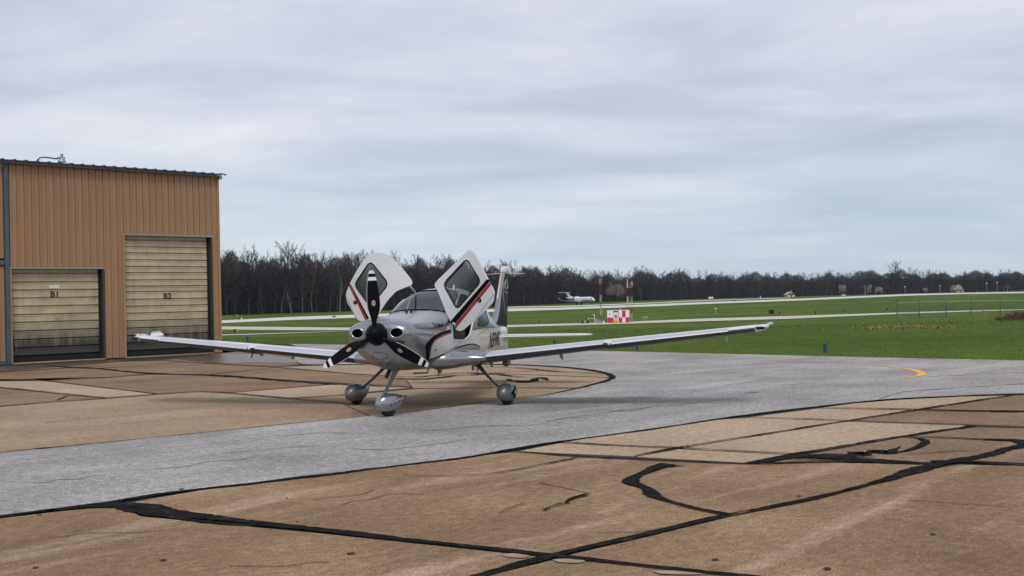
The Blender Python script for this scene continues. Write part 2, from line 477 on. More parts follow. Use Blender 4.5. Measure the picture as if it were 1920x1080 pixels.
ys = np.unique(np.concatenate([np.linspace(-300, 20, 9), np.arange(24, 130, 3.0), np.arange(130, 640, 6.0), np.linspace(640, 2500, 40)]))
xs = np.unique(np.concatenate([np.linspace(-1800, -260, 14), np.arange(-250, 20, 12.0), np.arange(20, 52, 2.0), np.arange(54, 330, 12.0), np.linspace(350, 1800, 14)]))
XX, YY = np.meshgrid(xs, ys)
ZZ = terr(XX, YY)
nx, ny = len(xs), len(ys)
gv = np.stack([XX, YY, ZZ], -1).reshape(-1, 3)
gf = [(j*nx+i, j*nx+i+1, (j+1)*nx+i+1, (j+1)*nx+i) for j in range(ny-1) for i in range(nx-1)]
ground = pyd('ground', gv, gf, m_ground, smooth=True); tag(ground, kind='structure')

def strip(name, top, bot, material, lift=.06, rows=4, step=12):
    """a paved strip across the field between two edges"""
    tu, tv = zip(*top); bu, bv = zip(*bot)
    us = np.arange(tu[0], tu[-1] + step, step)
    V, F = [], []
    for a, u in enumerate(us):
        v0, v1 = np.interp(u, tu, tv), np.interp(u, bu, bv)
        p0, p1 = T(u, v0), T(u, v1)
        for k in range(rows + 1):
            p = p0 + (p1 - p0) * k / rows
            V.append((p[0], p[1], float(terr(p[0], p[1])) + lift))
    w = rows + 1
    for a in range(len(us) - 1):
        for k in range(rows):
            F.append((a*w+k, a*w+k+1, (a+1)*w+k+1, (a+1)*w+k))
    o = pyd(name, V, F, material)
    return tag(o, kind='structure')
strip('runway', [(300,606.5),(415,601),(546,594.5),(670,590.2),(950,578.6),(1040,577.4),(1240,570),(1290,567.8),(1500,560.2),(1700,551.6),(1804,549.3),(2000,546)],
      [(300,611.5),(415,606),(546,600.2),(670,596),(950,584),(1040,581.4),(1240,574),(1290,571.4),(1500,563.6),(1700,554.6),(1804,551.6),(2000,548.6)], m_strip)
strip('runway_edge_strip', [(930,575.6),(1040,574.2),(1240,566.9),(1290,564.0),(1416,560.1),(1480,558.6)],
      [(930,577.2),(1040,576.2),(1240,568.4),(1290,565.4),(1416,561.1),(1480,559.4)], m_strip, rows=2)
strip('taxiway', [(300,612),(415,612.6),(546,613.6),(654,614.8),(800,613.5),(952,609.8),(1138,605.2),(1312,598),(1473,593.3),(1679,586.8),(1804,583),(1906,581),(1990,579.5)],
      [(300,617.5),(415,618),(546,619.4),(654,619.6),(800,617.5),(952,614),(1138,608.6),(1312,603),(1473,598.7),(1679,589.4),(1804,585),(1906,582.2),(1990,580.5)], m_strip2)
strip('service_path', [(300,631),(415,628),(546,624.4),(619,621.8),(650,621.0)],
      [(300,632.8),(415,629.5),(546,625.4),(619,622.4),(650,621.3)], m_strip, rows=1)

# ------------------------------------------------------------------ pavement
def poly_flat(name, px, z, material, parent=None, thick=0.0, kind=None):
    pts = [G(u, v) for u, v in px]
    return poly_xy(name, [(p[0], p[1]) for p in pts], z, material, parent, thick, kind)
def poly_xy(name, pts, z, material, parent=None, thick=0.0, kind=None):
    bm = bmesh.new()
    vs_ = [bm.verts.new((p[0], p[1], z)) for p in pts]
    f = bm.faces.new(vs_)
    if f.normal.z < 0: f.normal_flip()
    bmesh.ops.triangulate(bm, faces=[f])
    if thick:
        r_ = bmesh.ops.extrude_face_region(bm, geom=bm.faces[:])
        for e_ in r_['geom']:
            if isinstance(e_, bmesh.types.BMVert): e_.co.z = z - thick
    o = from_bm(name, bm, material, parent)
    if kind: o['kind'] = kind
    return o
def smooth_line(px, n=8):
    P = [Vector((u, v, 0)) for u, v in px]; out_ = []
    for i in range(len(P) - 1):
        p0, p1, p2, p3 = P[max(i-1, 0)], P[i], P[i+1], P[min(i+2, len(P)-1)]
        for k in range(n):
            s = k / n
            q = 0.5 * ((2*p1) + (p2-p0)*s + (2*p0-5*p1+4*p2-p3)*s*s + (3*p1-p0-3*p2+p3)*s**3)
            out_.append((q.x, q.y))
    out_.append((P[-1].x, P[-1].y)); return out_

grass_edge = [(300,668),(412,661.5),(470,655),(505,649),(545,645.3),(633,646),(800,649.5),(950,653),(1118,658),(1300,662),(1473,666.3),(1700,671.5),(1920,676),(2150,681.5)]
near = [(-24, 1.0), (24, 1.0)]
edge_g = [G(u, v)[:2] for u, v in smooth_line(grass_edge, 4)]
apron = poly_xy('apron', [(-24, 1.0), (24, 1.0), (32, 15)] + [tuple(p) for p in edge_g[::-1]] + [(-30, 56), (-45, 40), (-40, 12)], -.006, m_joint, kind='structure')

def extend(px):
    """carry edges that leave the picture on the left straight on"""
    out_ = []
    for i, (u, v) in enumerate(px):
        if u == -150:
            nb_ = [q for q in (px[i - 1], px[(i + 1) % len(px)]) if q[0] > -150]
            if nb_: v = v + (v - nb_[0][1]) / (u - nb_[0][0]) * (-1000 - u); u = -1000
        out_.append((u, v))
    return out_
low_edge = [(-150,990),(0,970),(100,957.5),(187,945.5),(247,935.5),(333,923.5),(550,898),(850,861.5),(960,843.5),(1060,827.5),(1210,807),(1310,792),(1410,777.5),(1560,760),(1660,750),(1760,744.5),(1920,738.5),(2150,733)]
up_edge = [(-150,864),(0,849),(77,842),(287,821.5),(433,806.5),(640,785.5),(728,776.5),(810,768),(930,751),(1010,743),(1075,730.5),(1120,720),(1144,712),(1150,707.5),(1140,701),(1112,694.5),(1060,688.5),(980,684),(880,682),(760,681.5),(640,683),(570,682.5),(552,672),(566,655)]
low_edge = extend(low_edge[:2]) + low_edge[2:]; up_edge = extend(up_edge[:2]) + up_edge[2:]
ax_low = [G(u, v)[:2] for u, v in smooth_line(low_edge, 5)]
ax_up = [G(u, v)[:2] for u, v in smooth_line(up_edge, 5)]
asph = [tuple(p) for p in ax_low] + [tuple(p) for p in edge_g[::-1] if p[0] > -10.9] + [tuple(p) for p in ax_up[::-1]]
poly_xy('asphalt_lane', asph, .004, m_asph, kind='structure')

def slab(px, material):
    o = poly_flat('concrete_slab', px, 0.0, material, apron, thick=.12)
    return o
_a, _b = G(-150, 871), G(-150, 694)
poly_xy('concrete_slab', [(_a[0] - .03, _a[1]), (-24.5, 5.2), (-36, 14), (-36, 22), (-24.2, 32.5), (-20.0, 36.4), (_b[0] - .03, _b[1])], 0.0, m_conc2, apron, thick=.12)
# lower right apron
slab([(-900,1092),(0,972),(120,958),(230,948),(262,968),(600,1000),(1030,1046),(890,1084),(600,1200),(-900,1250)], m_conc)
slab([(252,941),(500,898),(760,865),(966,848),(1088,858),(1180,862),(1410,871),(1560,868),(1745,870),(1700,886),(1525,937),(1362,967),(1042,1041),(860,1022),(600,994),(330,964)], m_conc)
slab([(1050,1047),(1390,1081),(1600,1110),(1300,1200),(700,1200),(905,1082)], m_conc)
slab([(1056,1043),(1366,970),(1530,938),(1715,885),(1800,871),(1920,874),(2300,880),(2300,1200),(1700,1110),(1394,1077)], m_conc)
slab([(1420,869),(1700,819),(1826,801),(1920,803),(2200,806),(2200,864),(1920,868),(1800,866),(1560,866)], m_conc2)
slab([(972,846),(1050,831),(1268,841),(1190,855)], m_pale)
slab([(1194,856),(1274,842),(1482,853),(1410,868)], m_pale)
slab([(1054,829.5),(1200,806),(1330,788),(1402,783.5),(1580,789.5),(1272,840)], m_pale)
slab([(1278,840.5),(1588,790.3),(1826,797.5),(1700,816),(1486,851.5)], m_pale)
slab([(1406,782.5),(1536,765.8),(1716,769.4),(1586,788.5)], m_pale)
slab([(1594,789.2),(1722,769.9),(1920,773),(2200,777),(2200,803),(1920,800),(1830,796.5)], m_conc2)
slab([(1542,764.5),(1600,756.5),(1690,749.3),(1800,743.8),(1896,741.5),(1720,768.4)], m_pale)
slab([(1728,768.6),(1904,741.6),(2200,734),(2200,776),(1920,772)], m_conc2)
# apron in front of the hangar
slab([(-150,870),(0,855),(77,848),(287,827),(433,812),(640,791),(700,784),(640,757),(540,748.3),(428,738),(372,735),(292,740.5),(198,748),(100,754.5),(0,763),(-150,776)], m_mid)
slab([(704,783),(728,781),(812,772),(932,755),(1016,746),(1075,729),(940,727.5),(780,729.5),(646,741.5),(545,747.5),(640,755.6)], m_mid)
slab([(-150,716),(0,711),(52,711),(288,738.6),(196,745.8),(0,725.5),(-150,713)], m_pale)
slab([(434,736.8),(640,719.8),(772,726.6),(640,740.2),(542,746)], m_pale)
slab([(-150,732),(0,728),(192,747.2),(98,753.2),(0,761),(-150,773)], m_conc2)
slab([(58,710.4),(200,708.6),(283,702),(383,704.4),(470,709.5),(612,720.5),(432,735.6),(374,733.5),(294,738)], m_conc2)
slab([(-150,716),(76,714.0),(54,709.8),(200,707.2),(281,700.6),(176,691.6),(129,690.6),(0,698.6),(-150,708)], m_conc2)
slab([(-150,702),(0,696.8),(124,689.4),(82,685),(-20,690),(-150,696)], m_conc2)
slab([(88,684.6),(178,690.2),(345,680),(300,676),(200,679)], m_conc2)
slab([(184,691.4),(284,700.2),(384,702.4),(512,688.8),(349,680)], m_conc2)
slab([(390,703.4),(516,689.4),(640,700),(760,712),(770,724.5),(640,717.5),(480,708.6)], m_conc2)
slab([(304,675.4),(350,678.4),(514,687.2),(560,683),(545,672),(560,655),(505,651),(470,656.6),(412,663),(380,667)], m_conc2)
slab([(520,688),(650,684.6),(760,683),(880,683.4),(985,685.6),(1058,690),(1108,696),(1136,702),(1142,707),(940,700),(760,706),(645,699)], m_mid)
slab([(650,701),(760,707.3),(940,701.3),(1141,708.6),(1134,712.6),(1108,720),(1080,727),(940,725.8),(776,727.8),(762,712)], m_mid)

def ribbon(px, w, wj=.35, name='tar_seam', material=None, z=.010, parent=None, n=5, edge=.25):
    """a poured seam of tar: ragged width, laid over a joint"""
    pts = smooth_line(px, n)
    P = np.array([G(u, v)[:2] for u, v in pts])
    # resample evenly
    seg = np.linalg.norm(np.diff(P, axis=0), axis=1); s = np.r_[0, np.cumsum(seg)]
    m_ = max(int(s[-1] / .05), 8); m_ = min(m_, 420)
    q = np.linspace(0, s[-1], m_)
    P = np.stack([np.interp(q, s, P[:, 0]), np.interp(q, s, P[:, 1])], 1)
    ww = w if np.isscalar(w) else np.interp(np.linspace(0, 1, m_), np.linspace(0, 1, len(w)), w)
    t_ = np.gradient(P, axis=0); t_ /= np.linalg.norm(t_, axis=1)[:, None] + 1e-9
    nn = np.stack([-t_[:, 1], t_[:, 0]], 1)
    def rough_():
        a = rng.normal(size=m_ + 24)
        lo = np.convolve(a, np.hanning(17) / np.sqrt((np.hanning(17) ** 2).sum()), mode='same')[12:12 + m_]
        return lo * .8 + rng.normal(size=m_) * .32
    l = (ww * (.5 + wj * .5 * rough_()))[:, None]; r_ = (ww * (.5 + wj * .5 * rough_()))[:, None]
    l = np.maximum(l, .006); r_ = np.maximum(r_, .006)
    A, B = P + nn * l, P - nn * r_
    V = [(*A[i], z) for i in range(m_)] + [(*B[i], z) for i in range(m_)]
    F = [(i, m_ + i, m_ + i + 1, i + 1) for i in range(m_ - 1)]
    return pyd(name, V, F, material or m_tar, parent or apron)
_zs = [.010]
def seam(px, w, wj=.35):
    _zs[0] += .0002
    return ribbon(px, np.asarray(w) * .72, wj, z=_zs[0])
seam(low_edge, [.13, .12, .14, .15, .15, .12, .10, .09, .10, .09, .10, .09, .09, .08])
seam(up_edge[:14], [.07, .06, .06, .05, .06, .05, .08, .09, .12])
seam([(1144,712),(1150,707.5),(1140,701),(1112,694.5),(1060,688.5),(980,684),(880,682)], [.14, .22, .16, .09, .08, .07, .06])
seam([(1075,730.5),(1120,720),(1146,711),(1152,707)], [.07, .14, .22, .10])
seam([(120,953),(180,951),(235,950),(300,963),(360,973)], [.05, .22, .42, .34, .16], .3)
seam([(190,946),(250,950),(330,964),(440,976),(600,996),(760,1013),(900,1028),(1040,1044),(1200,1061),(1390,1081),(1600,1103)], [.30, .26, .22, .20, .17, .12, .10, .10, .10, .10, .1], .3)
seam([(260,962),(330,972),(420,983),(520,989)], [.05, .08, .07, .03], .5)
seam([(560,992),(700,1010),(780,1018),(850,1023)], [.03, .08, .07, .02], .6)
seam([(860,1092),(900,1081),(1040,1043),(1200,1006),(1360,968),(1525,936),(1640,905),(1710,885),(1760,872),(1850,853),(1925,835),(2000,818)], [.10, .10, .11, .10, .10, .11, .14, .18, .22, .20, .18, .12], .4)
seam([(966,847),(1090,857.5),(1190,862),(1300,867),(1410,870.5),(1560,867),(1745,870)], [.06, .12, .1, .1, .12, .10, .12], .4)
seam([(1400,871),(1440,866),(1490,857),(1560,859),(1640,864),(1740,871)], [.06, .16, .28, .26, .2, .1], .5)
seam([(1745,866),(1810,867),(1920,871),(2100,877)], [.2, .16, .05, .05], .4)
seam([(1395,870.5),(1490,853),(1600,834),(1700,818),(1780,806),(1828,799)], [.10, .12, .08, .12, .14, .3], .4)
seam([(1490,853),(1580,858),(1620,864),(1700,868)], [.1, .14, .22, .14], .5)
seam([(1590,858),(1608,850),(1622,854),(1640,846),(1668,850),(1690,838)], [.08, .25, .1, .2, .1, .05], .6)
seam([(1660,852),(1700,846),(1735,832),(1722,823),(1690,820)], [.03, .07, .12, .10, .03], .5)
seam([(1700,820),(1780,822),(1860,826),(1905,827),(1930,836)], [.06, .08, .10, .20, .16], .4)
seam([(1480,862),(1560,864),(1640,868),(1720,869)], [.04, .10, .12, .08], .6)
seam([(1440,868),(1500,858),(1560,854),(1640,858)], [.04, .08, .10, .03], .6)
seam([(1560,930),(1640,908),(1720,884),(1800,862)], [.03, .06, .09, .05], .7)
seam([(1700,853),(1780,848),(1840,846)], [.03, .04, .01], .6)
seam([(1190,856),(1270,841),(1420,817),(1590,790),(1720,769),(1810,755),(1900,741.5)], [.05, .06, .09, .07, .08, .12, .08], .4)
seam([(1050,830),(1150,836),(1270,841),(1380,847),(1490,852.5)], [.05, .06, .08, .05, .06], .5)
seam([(1402,783),(1500,786),(1580,789.3),(1720,795),(1830,798),(1920,801.5),(2100,806)], [.05, .07, .08, .05, .07, .05], .4)
seam([(1536,765),(1630,767),(1720,769),(1800,771),(1920,772.5),(2100,777)], [.05, .06, .16, .24, .14, .1], .4)
seam([(1255,872),(1225,880),(1185,900),(1184,907),(1212,917),(1222,928),(1245,938),(1300,954),(1366,968)], [.20, .16, .12, .22, .10, .17, .09, .08, .13], .3)
seam([(1250,876),(1285,875)], [.12, .05], .7)
seam([(755,890),(780,894.5),(860,893),(920,890),(1000,876),(1085,859)], [.01, .025, .025, .04, .05, .08], .4)
seam([(1105,929),(1075,937),(1060,946)], [.07, .05, .02], .9)
seam([(1055,946),(1040,950),(1018,959)], [.05, .02, .07], .9)
seam([(935,965),(962,953),(985,945)], [.012, .02, .008], .6)
# in front of the hangar
seam([(-150,776),(0,762.3),(100,753.8),(197,746.8),(290,739.6),(370,734.4),(430,737.3),(540,747.3),(640,756),(700,763)], [.05, .06, .06, .07, .05, .04, .07, .08, .05, .04], .4)
seam([(0,710.8),(55,710.7),(170,724.5),(290,738.8)], [.04, .05, .05, .05], .4)
seam([(-60,720),(0,726.5),(100,736.5),(197,746.6)], [.06, .07, .06, .07], .4)
seam([(150,741),(125,744),(108,751)], [.06, .04, .10], .5)
seam([(540,747.3),(640,741),(770,728)], [.06, .07, .06], .4)
seam([(430,737),(530,728),(640,719),(700,714)], [.03, .04, .04], .4)
seam([(-60,702),(0,697.6),(127,690),(220,685),(347,679.4)], [.09, .12, .12, .08, .1], .5)
seam([(80,685),(130,689),(177,691),(283,701),(383,703.5),(480,710),(617,720.5),(770,727)], [.10, .16, .14, .22, .30, .34, .22, .08], .4)
seam([(77,714.3),(140,711.3),(200,708),(283,701)], [.06, .07, .1, .14], .5)
seam([(283,701),(400,695),(513,688),(593,683.5),(640,682)], [.06, .05, .05, .05, .05], .4)
seam([(347,679.4),(430,683.5),(513,688),(633,699),(760,711)], [.08, .06, .06, .06, .06], .4)
seam([(180,722),(240,717.5),(300,715)], [.02, .05, .02], .8)
seam([(83,793.5),(105,791.5),(128,790)], [.03, .09, .02], .6)
seam([(140,788),(220,782),(323,773)], [.015, .035, .012], .6)
seam([(380,776),(405,775)], [.03, .02], .8)
# patch behind the wheels
seam([(700,708),(780,712),(850,706.5),(900,703),(960,698),(1010,696),(1050,694)], [.08, .14, .24, .22, .14, .12, .04], .6)
seam([(780,709),(860,700),(930,703),(970,707),(1010,710)], [.12, .2, .16, .12, .03], .6)
seam([(890,688),(960,690),(1010,694),(1040,697),(1136,702)], [.06, .12, .24, .10, .06], .5)
seam([(950,712),(985,717),(1012,709),(1028,714)], [.1, .3, .15, .06], .7)
seam([(840,715),(905,716),(970,715),(1060,717),(1118,717.5)], [.06, .12, .1, .05, .06], .5)
seam([(776,728),(860,724),(950,716),(980,714)], [.05, .06, .08, .06], .5)
seam([(700,763),(800,741),(940,743),(1010,744.5)], [.03, .04, .04, .05], .5)
seam([(970,722),(1060,728),(1110,727)], [.04, .05, .05], .5)

# wheel marks and yellow guide lines on the asphalt
def paint(px, w, material, z=.0085, name='yellow_line'):
    return ribbon(px, w, .06, name=name, material=material, z=z, parent=asph_o, n=6)
asph_o = bpy.data.objects['asphalt_lane']
paint([(1010,665.3),(1200,669.5),(1400,674.5),(1480,676.6),(1580,680.5),(1642,685)], .10, m_yellow2, .0085)
_cr = [(1636,683.8),(1672,688.0),(1700,691.4),(1720,694.2),(1733,697.8),(1737,701.4),(1732,705.0),(1714,707.6),(1690,710.4),(1702,707.4),(1716,705.2),(1721,702.2),(1718,698.6),(1700,693.2),(1672,688.9)]
poly_flat('yellow_arrow', smooth_line(_cr + [_cr[0]], 4)[:-1], .0105, m_yellow, asph_o)
paint([(1735,706),(1800,703.5),(1860,700.5),(1920,698),(2100,692)], .09, m_yellow2, .0095)
m_scuff = mat('dark_scuff', (.15, .14, .14), 1.0, var=.3, scale=2, spec=.0)
for px, w in (([(1392,706.5),(1404,705)], .10), ([(1528,714.5),(1545,714.5)], .06), ([(1650,748),(1700,735),(1800,728),(1920,720)], [.02, .06, .04, .03]), ([(1400,738),(1420,736)], .1)):
    ribbon(px, w, .6, name='scuff_mark', material=m_scuff, z=.0085, parent=asph_o)

# wet ground by the hangar
def blob(px, name, z):
    p = smooth_line(px + [px[0]], 5)[:-1]
    return poly_flat(name, p, z, m_wet, None, kind='structure')
blob([(330,672),(400,665.5),(455,663.5),(520,668),(556,676),(545,681),(480,679.8),(420,682),(360,677)], 'wet_patch', .0075)
blob([(-40,691),(30,686.5),(110,682),(200,676),(240,675),(200,680.5),(120,687),(60,692),(-40,699)], 'wet_patch', .0078)

# little pale repairs beside the crossing of the seams
m_patch = mat('pale_mortar', (.36, .265, .185), 1.0, var=.3, scale=5, spec=.0)
for px in ([(940,1041),(962,1039.5),(992,1043.5),(986,1047.5),(950,1046)], [(1036,1051),(1062,1049.5),(1096,1052.5),(1086,1057.5),(1050,1056)], [(1222,1073),(1262,1072),(1318,1078),(1280,1079.5),(1240,1077.5)]):
    poly_flat('mortar_patch', smooth_line(px + [px[0]], 3)[:-1], .008, m_patch, apron)

# hairline cracks and drips on the old slabs
m_crack = mat('hairline_crack', (.085, .058, .040), 1.0, spec=.0)
m_oil = mat('oil_drip', (.075, .052, .036), 1.0, spec=.0)
def wander(u, v, du, dv, n):
    p = [(u, v)]
    for _ in range(n): p.append((p[-1][0] + du * random.uniform(.6, 1.4), p[-1][1] + dv * random.uniform(-.4, 1.8)))
    return p
for u, v, du, dv, n in ((430,1062,38,-5,6), (640,948,30,-6,5), (1120,1000,36,-4,6), (1700,940,38,4,5), (90,1010,40,-4,6), (700,920,-26,6,4), (130,800,50,-3,6), (420,770,42,-2,5), (1010,905,25,4,4)):
    ribbon(wander(u, v, du, dv, n), [.003, .009, .006, .008, .003], .8, name='hairline_crack', material=m_crack, z=.0075)
for k in range(16):
    u = random.uniform(40, 1900); v = random.uniform(915, 1070)
    r_ = random.uniform(.010, .030); c = G(u, v)
    pts = [(c[0] + r_ * random.uniform(.6, 1.3) * math.cos(a), c[1] + r_ * random.uniform(.6, 1.3) * math.sin(a)) for a in np.linspace(0, 6.28, 9)[:-1]]
    poly_xy('oil_drip', pts, .0088 + k * 2e-5, m_oil, apron)

m_wear = mat('worn_dark_asphalt', (.235, .220, .212), 1.0, var=.25, scale=3, spec=.0)
for u, v, du, dv, n, w in ((60,905,40,-4.5,5,.05), (240,882,46,-5,6,.06), (420,850,40,-5,6,.05), (660,842,44,-6,5,.06), (880,800,40,-4.5,6,.06), (1020,790,36,-4,5,.05), (1120,770,46,-4,6,.07), (520,820,38,-4,4,.04), (1320,728,40,-2.6,5,.06), (1080,748,40,-3,4,.06), (760,806,40,-4.5,5,.05)):
    ribbon(wander(u, v, du, dv, n), [.004, w, w * .3, w * .8, .004], 1.0, name='scuff_mark', material=m_wear, z=.0072, parent=asph_o)

# ------------------------------------------------------------------ hangar
m_hwall = mat('tan_metal_siding', (.370, .212, .107), .5, var=.10, scale=.9, stretch=(1, 1, .25))
m_hwall2 = mat('tan_metal_siding_faded', (.385, .225, .118), .5, var=.11, scale=1.0, stretch=(1, 1, .25))
m_trim = mat('brown_trim', (.23, .14, .085), .5)
m_ptrim = mat('pale_trim', (.30, .27, .24), .5)
m_roof = mat('blue_metal_roof', (.025, .055, .16), .4, .2, var=.15, scale=3)
m_steel = mat('blue_grey_steel', (.075, .110, .135), .5, .2, var=.15, scale=3)
m_dark = mat('dark_interior', (.008, .008, .009), .9)
m_galv = mat('galvanised_steel', (.35, .37, .38), .45, .6, var=.15, scale=6)
m_letter = mat('black_stencil', (.02, .022, .02), .7)

def door_mat(name, base, dark):
    """weathered yellow door paint: grime that runs down and gathers low on the door"""
    m = bpy.data.materials.new(name); m.use_nodes = True
    t = m.node_tree; b = t.nodes['Principled BSDF']; nd, lk = t.nodes, t.links
    b.inputs['Roughness'].default_value = .6
    g = nd.new('ShaderNodeTexCoord'); geo = nd.new('ShaderNodeNewGeometry')
    sp = nd.new('ShaderNodeSeparateXYZ'); lk.new(geo.outputs['Position'], sp.inputs[0])
    def noise(v, sc, st, detail=6, r=.65):
        mp_ = nd.new('ShaderNodeMapping'); mp_.inputs['Scale'].default_value = st; lk.new(v, mp_.inputs[0])
        n_ = nd.new('ShaderNodeTexNoise'); n_.inputs['Scale'].default_value = sc; n_.inputs['Detail'].default_value = detail; n_.inputs['Roughness'].default_value = r
        lk.new(mp_.outputs[0], n_.inputs['Vector']); return n_.outputs[0]
    def math_(op, a, c, clamp=False):
        x = nd.new('ShaderNodeMath'); x.operation = op; x.use_clamp = clamp
        for k, q in ((0, a), (1, c)):
            if isinstance(q, (int, float)): x.inputs[k].default_value = q
            else: lk.new(q, x.inputs[k])
        return x.outputs[0]
    blot = noise(geo.outputs['Position'], 1.4, (1, 1, 1.4))
    run = noise(geo.outputs['Position'], 5.0, (1, 1, .10))
    low = math_('SUBTRACT', 1.22, math_('MULTIPLY', sp.outputs[2], .72), True)
    low = math_('POWER', low, 1.3)
    amt = math_('MULTIPLY', low, math_('MULTIPLY', run, 2.9), True)
    r1 = nd.new('ShaderNodeValToRGB'); lk.new(blot, r1.inputs[0])
    r1.color_ramp.elements[0].position = .35; r1.color_ramp.elements[0].color = (*[x * .80 for x in base], 1)
    r1.color_ramp.elements[1].position = .68; r1.color_ramp.elements[1].color = (*[min(1, x * 1.14) for x in base], 1)
    mx = nd.new('ShaderNodeMixRGB'); lk.new(amt, mx.inputs[0]); lk.new(r1.outputs[0], mx.inputs[1]); mx.inputs[2].default_value = (*dark, 1)
    r2 = nd.new('ShaderNodeValToRGB'); lk.new(run, r2.inputs[0])
    r2.color_ramp.elements[0].position = .30; r2.color_ramp.elements[0].color = (.84, .84, .85, 1); r2.color_ramp.elements[1].position = .6; r2.color_ramp.elements[1].color = (1, 1, 1, 1)
    m2 = nd.new('ShaderNodeMixRGB'); m2.blend_type = 'MULTIPLY'; m2.inputs[0].default_value = 1; lk.new(mx.outputs[0], m2.inputs[1]); lk.new(r2.outputs[0], m2.inputs[2])
    lk.new(m2.outputs[0], b.inputs['Base Color'])
    return m
m_door = door_mat('weathered_yellow_door', (.55, .455, .275), (.050, .047, .042))
m_doorg = door_mat('weathered_grey_door', (.51, .435, .285), (.045, .043, .040))

HC = (-11.962, 43.462, 0.0)
hangar = empty('hangar_building', HC, R(42))
tag(hangar, 'tan ribbed metal hangar with two weathered roll-up doors marked B1 and B2', 'hangar')
EAVE = 7.24
def panel_mesh(z0, z1, w):
    """one siding panel: flat sheet with a trapezoid rib along its left edge"""
    prof = [(0, .012), (.010, .012), (.020, -.048), (.058, -.048), (.072, 0), (w * .52, 0), (w * .54, -.007), (w * .60, -.007), (w * .62, 0), (w, 0)]
    V = [(x, y, z0) for x, y in prof] + [(x, y, z1) for x, y in prof] + [(x, .03, z0) for x in (0, w)] + [(x, .03, z1) for x in (0, w)]
    n = len(prof)
    F = [(i, i+1, n+i+1, n+i) for i in range(n-1)] + [(0, n, 2*n+2, 2*n), (n-1, 2*n+1, 2*n+3, 2*n-1), (2*n, 2*n+2, 2*n+3, 2*n+1)]
    me = bpy.data.meshes.new('wall_panel'); me.from_pydata(V, [], F); me.update(); me.materials.append(m_hwall)
    return me
PW = .262
_pm = {}
def wall_panel(x, z0, z1, w=PW):
    k = (round(z0, 2), round(z1, 2), round(w, 3))
    if k not in _pm: _pm[k] = panel_mesh(z0, z1, w)
    o = bpy.data.objects.new('wall_panel', _pm[k]); COL.objects.link(o); o.parent = hangar
    o.location = (x, random.uniform(-.003, .003), 0)
    if random.random() < .4:
        o.material_slots[0].link = 'OBJECT'; o.material_slots[0].material = m_hwall2
B1 = (-7.98, -4.72, 3.44); B2 = (-3.86, -.30, 4.74)
n_ = 31; x0 = -8.02; step = 8.02 / n_
for i in range(n_):
    x = x0 + i * step; xm = x + step / 2
    if B1[0] - .2 < xm < B1[1]: wall_panel(x, B1[2] + .05, EAVE, step - .004)
    elif B2[0] < xm < B2[1]: wall_panel(x, B2[2] + .05, EAVE, step - .004)
    elif xm < B2[0]:
        wall_panel(x, .03, B1[2] + .03, step - .004); wall_panel(x, B1[2] + .036, EAVE, step - .004)
    else:
        wall_panel(x, .03, B2[2] + .03, step - .004); wall_panel(x, B2[2] + .036, EAVE, step - .004)
# next bay to the left, set back behind a steel frame
for i in range(22):
    x = -8.21 - (i + 1) * .26
    wall_panel(x, .12, 3.50, .256); wall_panel(x, 3.78, EAVE, .256)
def hbox(name, x0, x1, y0, y1, z0, z1, m, bevel=0.0, parent=None):
    return box_obj(name, x0, x1, y0, y1, z0, z1, m, parent or hangar, bevel)
hbox('steel_post', -8.20, -8.05, -.10, .08, 0.0, EAVE + .0, m_steel, .01)
hbox('steel_beam', -14.1, -8.205, -.07, .06, 3.53, 3.72, m_steel, .01)
hbox('steel_beam', -14.1, -8.205, -.06, .06, 0.0, .11, m_steel, .01)
hbox('steel_beam', -14.1, -8.205, -.05, .06, EAVE - .22, EAVE - .03, m_ptrim, .01)
hbox('corner_trim', -.006, .09, -.052, .12, 0.03, EAVE - .004, m_hwall)
hbox('door_header', B1[0] - .08, B1[1] + .08, -.055, .10, B1[2] - .03, B1[2] + .04, m_ptrim)
hbox('door_header', B2[0] - .06, B2[1] + .06, -.055, .10, B2[2] - .03, B2[2] + .04, m_ptrim)
for b_ in (B1, B2):
    hbox('door_jamb', b_[0] - .075, b_[0], -.056, .42, .02, b_[2] - .034, m_hwall2)
    hbox('door_jamb', b_[1], b_[1] + .055, -.056, .42, .02, b_[2] - .034, mat('dark_jamb', (.05, .048, .046), .6))
    hbox('door_track', b_[1] - .10, b_[1] - .004, .16, .24, .02, b_[2] - .036, m_dark)
    hbox('door_track', b_[0] + .004, b_[0] + .05, .16, .24, .02, b_[2] - .036, m_steel)
    hbox('door_sill', b_[0] - .02, b_[1] + .02, -.12, .35, 0.0, .035, m_mid)
# shell behind the front: side, back, roof
hbox('side_wall', -.03, .05, .14, 16, 0.02, EAVE - .01, m_hwall)
hbox('back_wall', -14.2, .04, 16.01, 16.1, 0.02, EAVE + 1.2, m_hwall)
hbox('interior_lining', -14.2, -.04, .52, .60, 0.02, EAVE - .02, m_dark)
